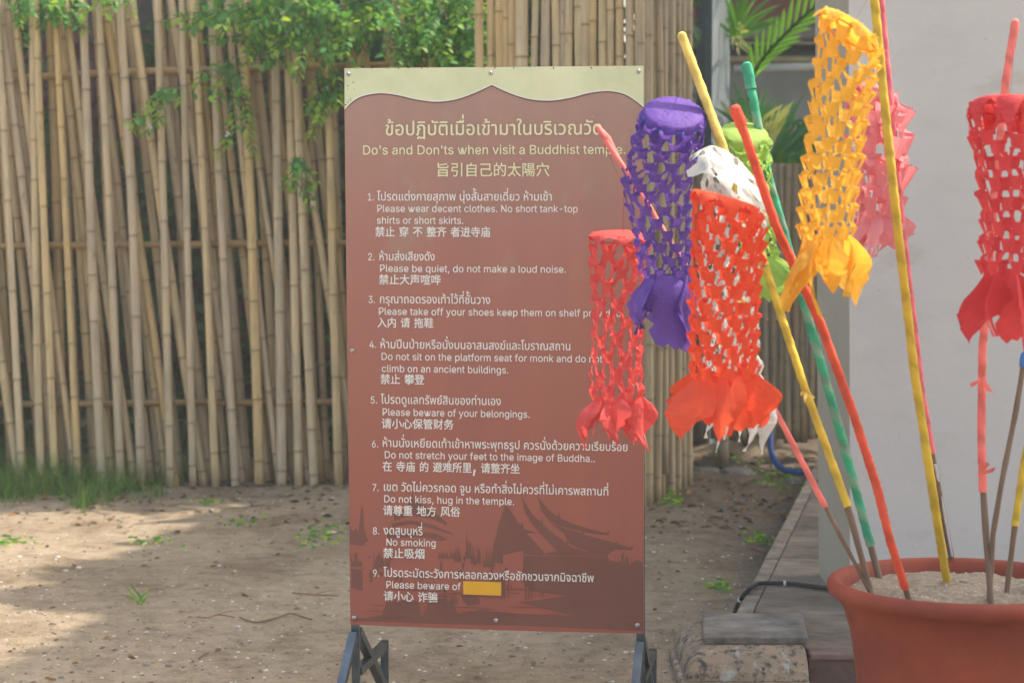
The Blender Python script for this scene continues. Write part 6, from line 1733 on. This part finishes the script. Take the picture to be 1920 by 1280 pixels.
items, pebb, pebb2 = [], MB(), MB()
for k in range(5200):
    px = rdm.uniform(-40, 1560)
    py = 860 + (rdm.random() ** 1.6) * 440
    p = G(px, py)
    right = px > 1150
    dens = .95 if (right and py < 1010) else (.5 if py < 985 else .10)
    if right and p.x > .62 + .209 * (p.y - 6.42): continue
    if rdm.random() > dens: continue
    a = rdm.uniform(0, 6.28)
    g = rdm.uniform(.35, 1.7)
    t_ = rdm.choice([(g, g, g), (g * 1.3, g, g * .7), (g, g * 1.05, g * 1.1)])
    items.append((p + Vector((0, 0, gz(p.x, p.y) + .004)), Vector((math.cos(a), math.sin(a), rdm.uniform(-.1, .35))).normalized(), rdm.uniform(-.6, .6), rdm.uniform(.35, 1.25) * (1 if py < 1000 else .55), t_))
lo = leaves_object('dry_leaf_litter', items, None, M['litter'], .05, .024, 'stuff')
tag(lo, 'dry brown leaf litter scattered over the dirt', 'leaf litter')
for k in range(1700):
    px = rdm.uniform(-40, 1500)
    py = 880 + (rdm.random() ** 1.1) * 430
    p = G(px, py)
    if p.x > .62 + .209 * (p.y - 6.42) and p.y > 6: continue
    rock(pebb if rdm.random() < .55 else pebb2, (p.x, p.y, gz(p.x, p.y) + .001), rdm.uniform(.0025, .008) * (1.7 if rdm.random() < .05 else 1), .5)
tag(pebb.build('pebbles', M['stone'], kind='stuff'), 'small grey stones scattered on the packed dirt', 'pebbles')
tag(pebb2.build('pebbles', M['stone_pale'], kind='stuff'), 'small pale stones scattered on the packed dirt', 'pebbles')
M['twig'] = simple('dry_twig', (0.17, 0.105, 0.07), .8, .35, 30, .001)
M['twig_red'] = simple('reddish_twig', (0.24, 0.105, 0.055), .8, .3, 30, .001)
def twig(label, pts, r, mat='twig', side_=True):
    w_ = [G(x, y) for x, y in pts]
    w_ = [Vector((v.x, v.y, gz(v.x, v.y) + r + .003)) for v in w_]
    root = thing('twig', label, 'twig', w_[0], 'fallen twigs')
    b = MB()
    r *= .62
    b.tube([Vector(v) for v in catmull([tuple(v) for v in w_], 4)], r, 6)
    b.build('branch', M[mat], root, smooth=True)
    if side_:
        m = w_[len(w_) // 2]
        b = MB()
        b.tube([m, m + Vector((.04, .05, .004)), m + Vector((.09, .06, .003))], [r * .7, r * .5, r * .3], 5)
        b.build('side_branch', M[mat], root)
    return root
twig('short straight reddish twig left of the sign foot', [(548, 1113), (590, 1116), (636, 1117)], .0035, 'twig_red')
twig('long crooked grey twig lying on the dirt in the middle', [(450, 1158), (480, 1166), (520, 1158), (545, 1150), (585, 1160)], .004)
twig('thin reddish twig on the dirt left of centre', [(370, 1155), (390, 1157), (408, 1153), (440, 1158)], .003, 'twig_red')
twig('short dark twig low on the dirt', [(372, 1234), (382, 1226), (391, 1222)], .003, 'twig', False)
twig('pale flat stick lying at the foot of the bamboo fence', [(458, 909), (480, 913), (506, 911)], .010, 'twig', False)
twig('long thin twig across the dirt near the fence', [(420, 958), (450, 955), (480, 952), (520, 950)], .003)
twig('thin bare twig beside the leaf litter on the path', [(1365, 922), (1390, 916), (1418, 903)], .006)
twig('brown stick lying against the kerb by the path', [(1402, 1030), (1420, 1036), (1436, 1039)], .006, 'twig_red', False)
M['rubble'] = simple('grey_rubble', (0.15, 0.14, 0.125), .9, .35, 8, .01)
for i, (px, py, r, lab) in enumerate(((1382, 892, .13, 'flat broken concrete lump in front of the dark fence, largest of the rubble'), (1330, 888, .09, 'broken concrete lump nearer the greyish fence section'), (1313, 884, .055, 'small broken concrete lump at the corner of the fences'), (1492, 908, .09, 'broken concrete lump against the far kerb'), (622, 1002, .025, 'small pale stone beside the weed patch left of the sign'))):
    b = MB()
    c = G(px, py)
    rock(b, (c.x, c.y, .01), r, .3)
    tag(b.build('stone', M['rubble'] if i < 4 else M['stone_pale'], at=(c.x, c.y, 0)), lab, 'stone')

# ---- outside the picture: an unseen tree and eave added to shade this corner
M['crown'] = leafmat('added_tree_leaf', (0.05, 0.11, 0.035), .25)
def foot_shade(x, y):
    """ground points that the added crown is shaped to shade"""
    if y > 9.95 + .2 * math.sin(x * 3):
        return True
    if y < 5.9:
        return False
    if 7.42 < y < 7.50:
        return True
    return x > -1.44 + .27 * (y - (8.75 if y > 7.5 else 7.0)) + (0 if y > 7.5 else .12)
items = []
tries = 0
while len(items) < 26000 and tries < 120000:
    tries += 1
    x, y = rdm.uniform(-5.0, 3.2), rdm.uniform(5.9, 14)
    if not foot_shade(x, y):
        continue
    if x > 1.6 and y < 9 and rdm.random() < .3: continue
    if x > -.45 and y > 11.1: continue
    h_ = rdm.uniform(5.2, 7.4) + .5 * noise.noise(Vector((x, y, 0)))
    p = Vector((x, y, 0)) + SUN * (h_ / SUN.z)
    g = rdm.uniform(.6, 1.4)
    items.append((p, Vector((rdm.uniform(-1, 1), rdm.uniform(-1, 1), rdm.uniform(-.5, .4))).normalized(), rdm.uniform(-.6, .6), rdm.uniform(.8, 1.3), (g, g, g)))
tree = thing('added_shade_tree', 'unseen leafy tree added beyond the fence, its crown shaped to shade the corner', 'tree', (4.5, 15.5, 0))
leaves_object('crown', items, tree, M['crown'], .24, .13, 'stuff')
b = MB()
tips = [Vector((x, y, 0)) + SUN * (6.3 / SUN.z) for x, y in ((-3, 11), (-1, 12), (0, 9), (1, 7.5), (2, 11), (-.5, 7))]
b.tube([(4.5, 15.5, -.1), (4.4, 15.2, 2.5), (4.2, 14.5, 4.6), (3.9, 13.5, 5.8)], [.34, .27, .2, .14], 12)
b.build('trunk', M['bark'], tree, smooth=True)
for t_ in tips:
    b = MB()
    s0 = Vector((4.2, 14.5, 4.6))
    b.tube([s0, s0.lerp(t_, .5) + Vector((0, 0, .5)), t_], [.13, .08, .03], 8)
    b.build('limb', M['bark'], tree, smooth=True)
M['rooftile'] = simple('brown_roof_tile', (0.16, 0.075, 0.05), .7, .3, 6, .004)
M['wood'] = simple('dark_wood', (0.11, 0.07, 0.045), .7, .3, 6, .003, stretch=(1, 1, .2))
ev = thing('added_shade_eave', 'unseen low tiled eave on wooden posts, added right of the pot to shade it', 'roof', (3.2, 5, 0))  # added out of view to keep the pot in shade
b = MB()
b.hexa([(1.98, 3.0, 3.2), (4.4, 3.0, 4.1), (4.4, 7.4, 4.1), (1.98, 7.4, 3.2)], [(1.98, 3.0, 3.25), (4.4, 3.0, 4.15), (4.4, 7.4, 4.15), (1.98, 7.4, 3.25)])
b.build('roof_board', M['wood'], ev)
for i in range(12):
    xx = 1.96 + i * .205
    zz_ = 3.26 + (xx - 1.98) * .372
    b = MB()
    b.hexa([(xx, 2.95, zz_), (xx + .23, 2.95, zz_ + .075), (xx + .23, 7.45, zz_ + .075), (xx, 7.45, zz_)], [(xx, 2.95, zz_ + .03), (xx + .23, 2.95, zz_ + .09), (xx + .23, 7.45, zz_ + .09), (xx, 7.45, zz_ + .03)])
    b.build('tile_course', M['rooftile'], ev)
for yy in (3.2, 7.2):
    b = MB()
    b.box(2.9, 3.02, yy - .06, yy + .06, 0, 3.54)
    b.build('post', M['wood'], ev)

# ---- added milky volume that lifts the blacks like a faded grade
hzm = bpy.data.materials.new('black_lift_air')
hzm.use_nodes = True
hn = hzm.node_tree
hn.nodes.remove(hn.nodes['Principled BSDF'])
pv = hn.nodes.new('ShaderNodeVolumePrincipled')
pv.inputs['Color'].default_value = (0.95, 0.94, 0.90, 1)
pv.inputs['Density'].default_value = 0.0038
hn.links.new(pv.outputs[0], hn.nodes['Material Output'].inputs['Volume'])
b = MB()
b.box(-155, 155, -155, 155, -1.1, 10.5)
hzo = b.build('added_haze', hzm, kind='stuff')
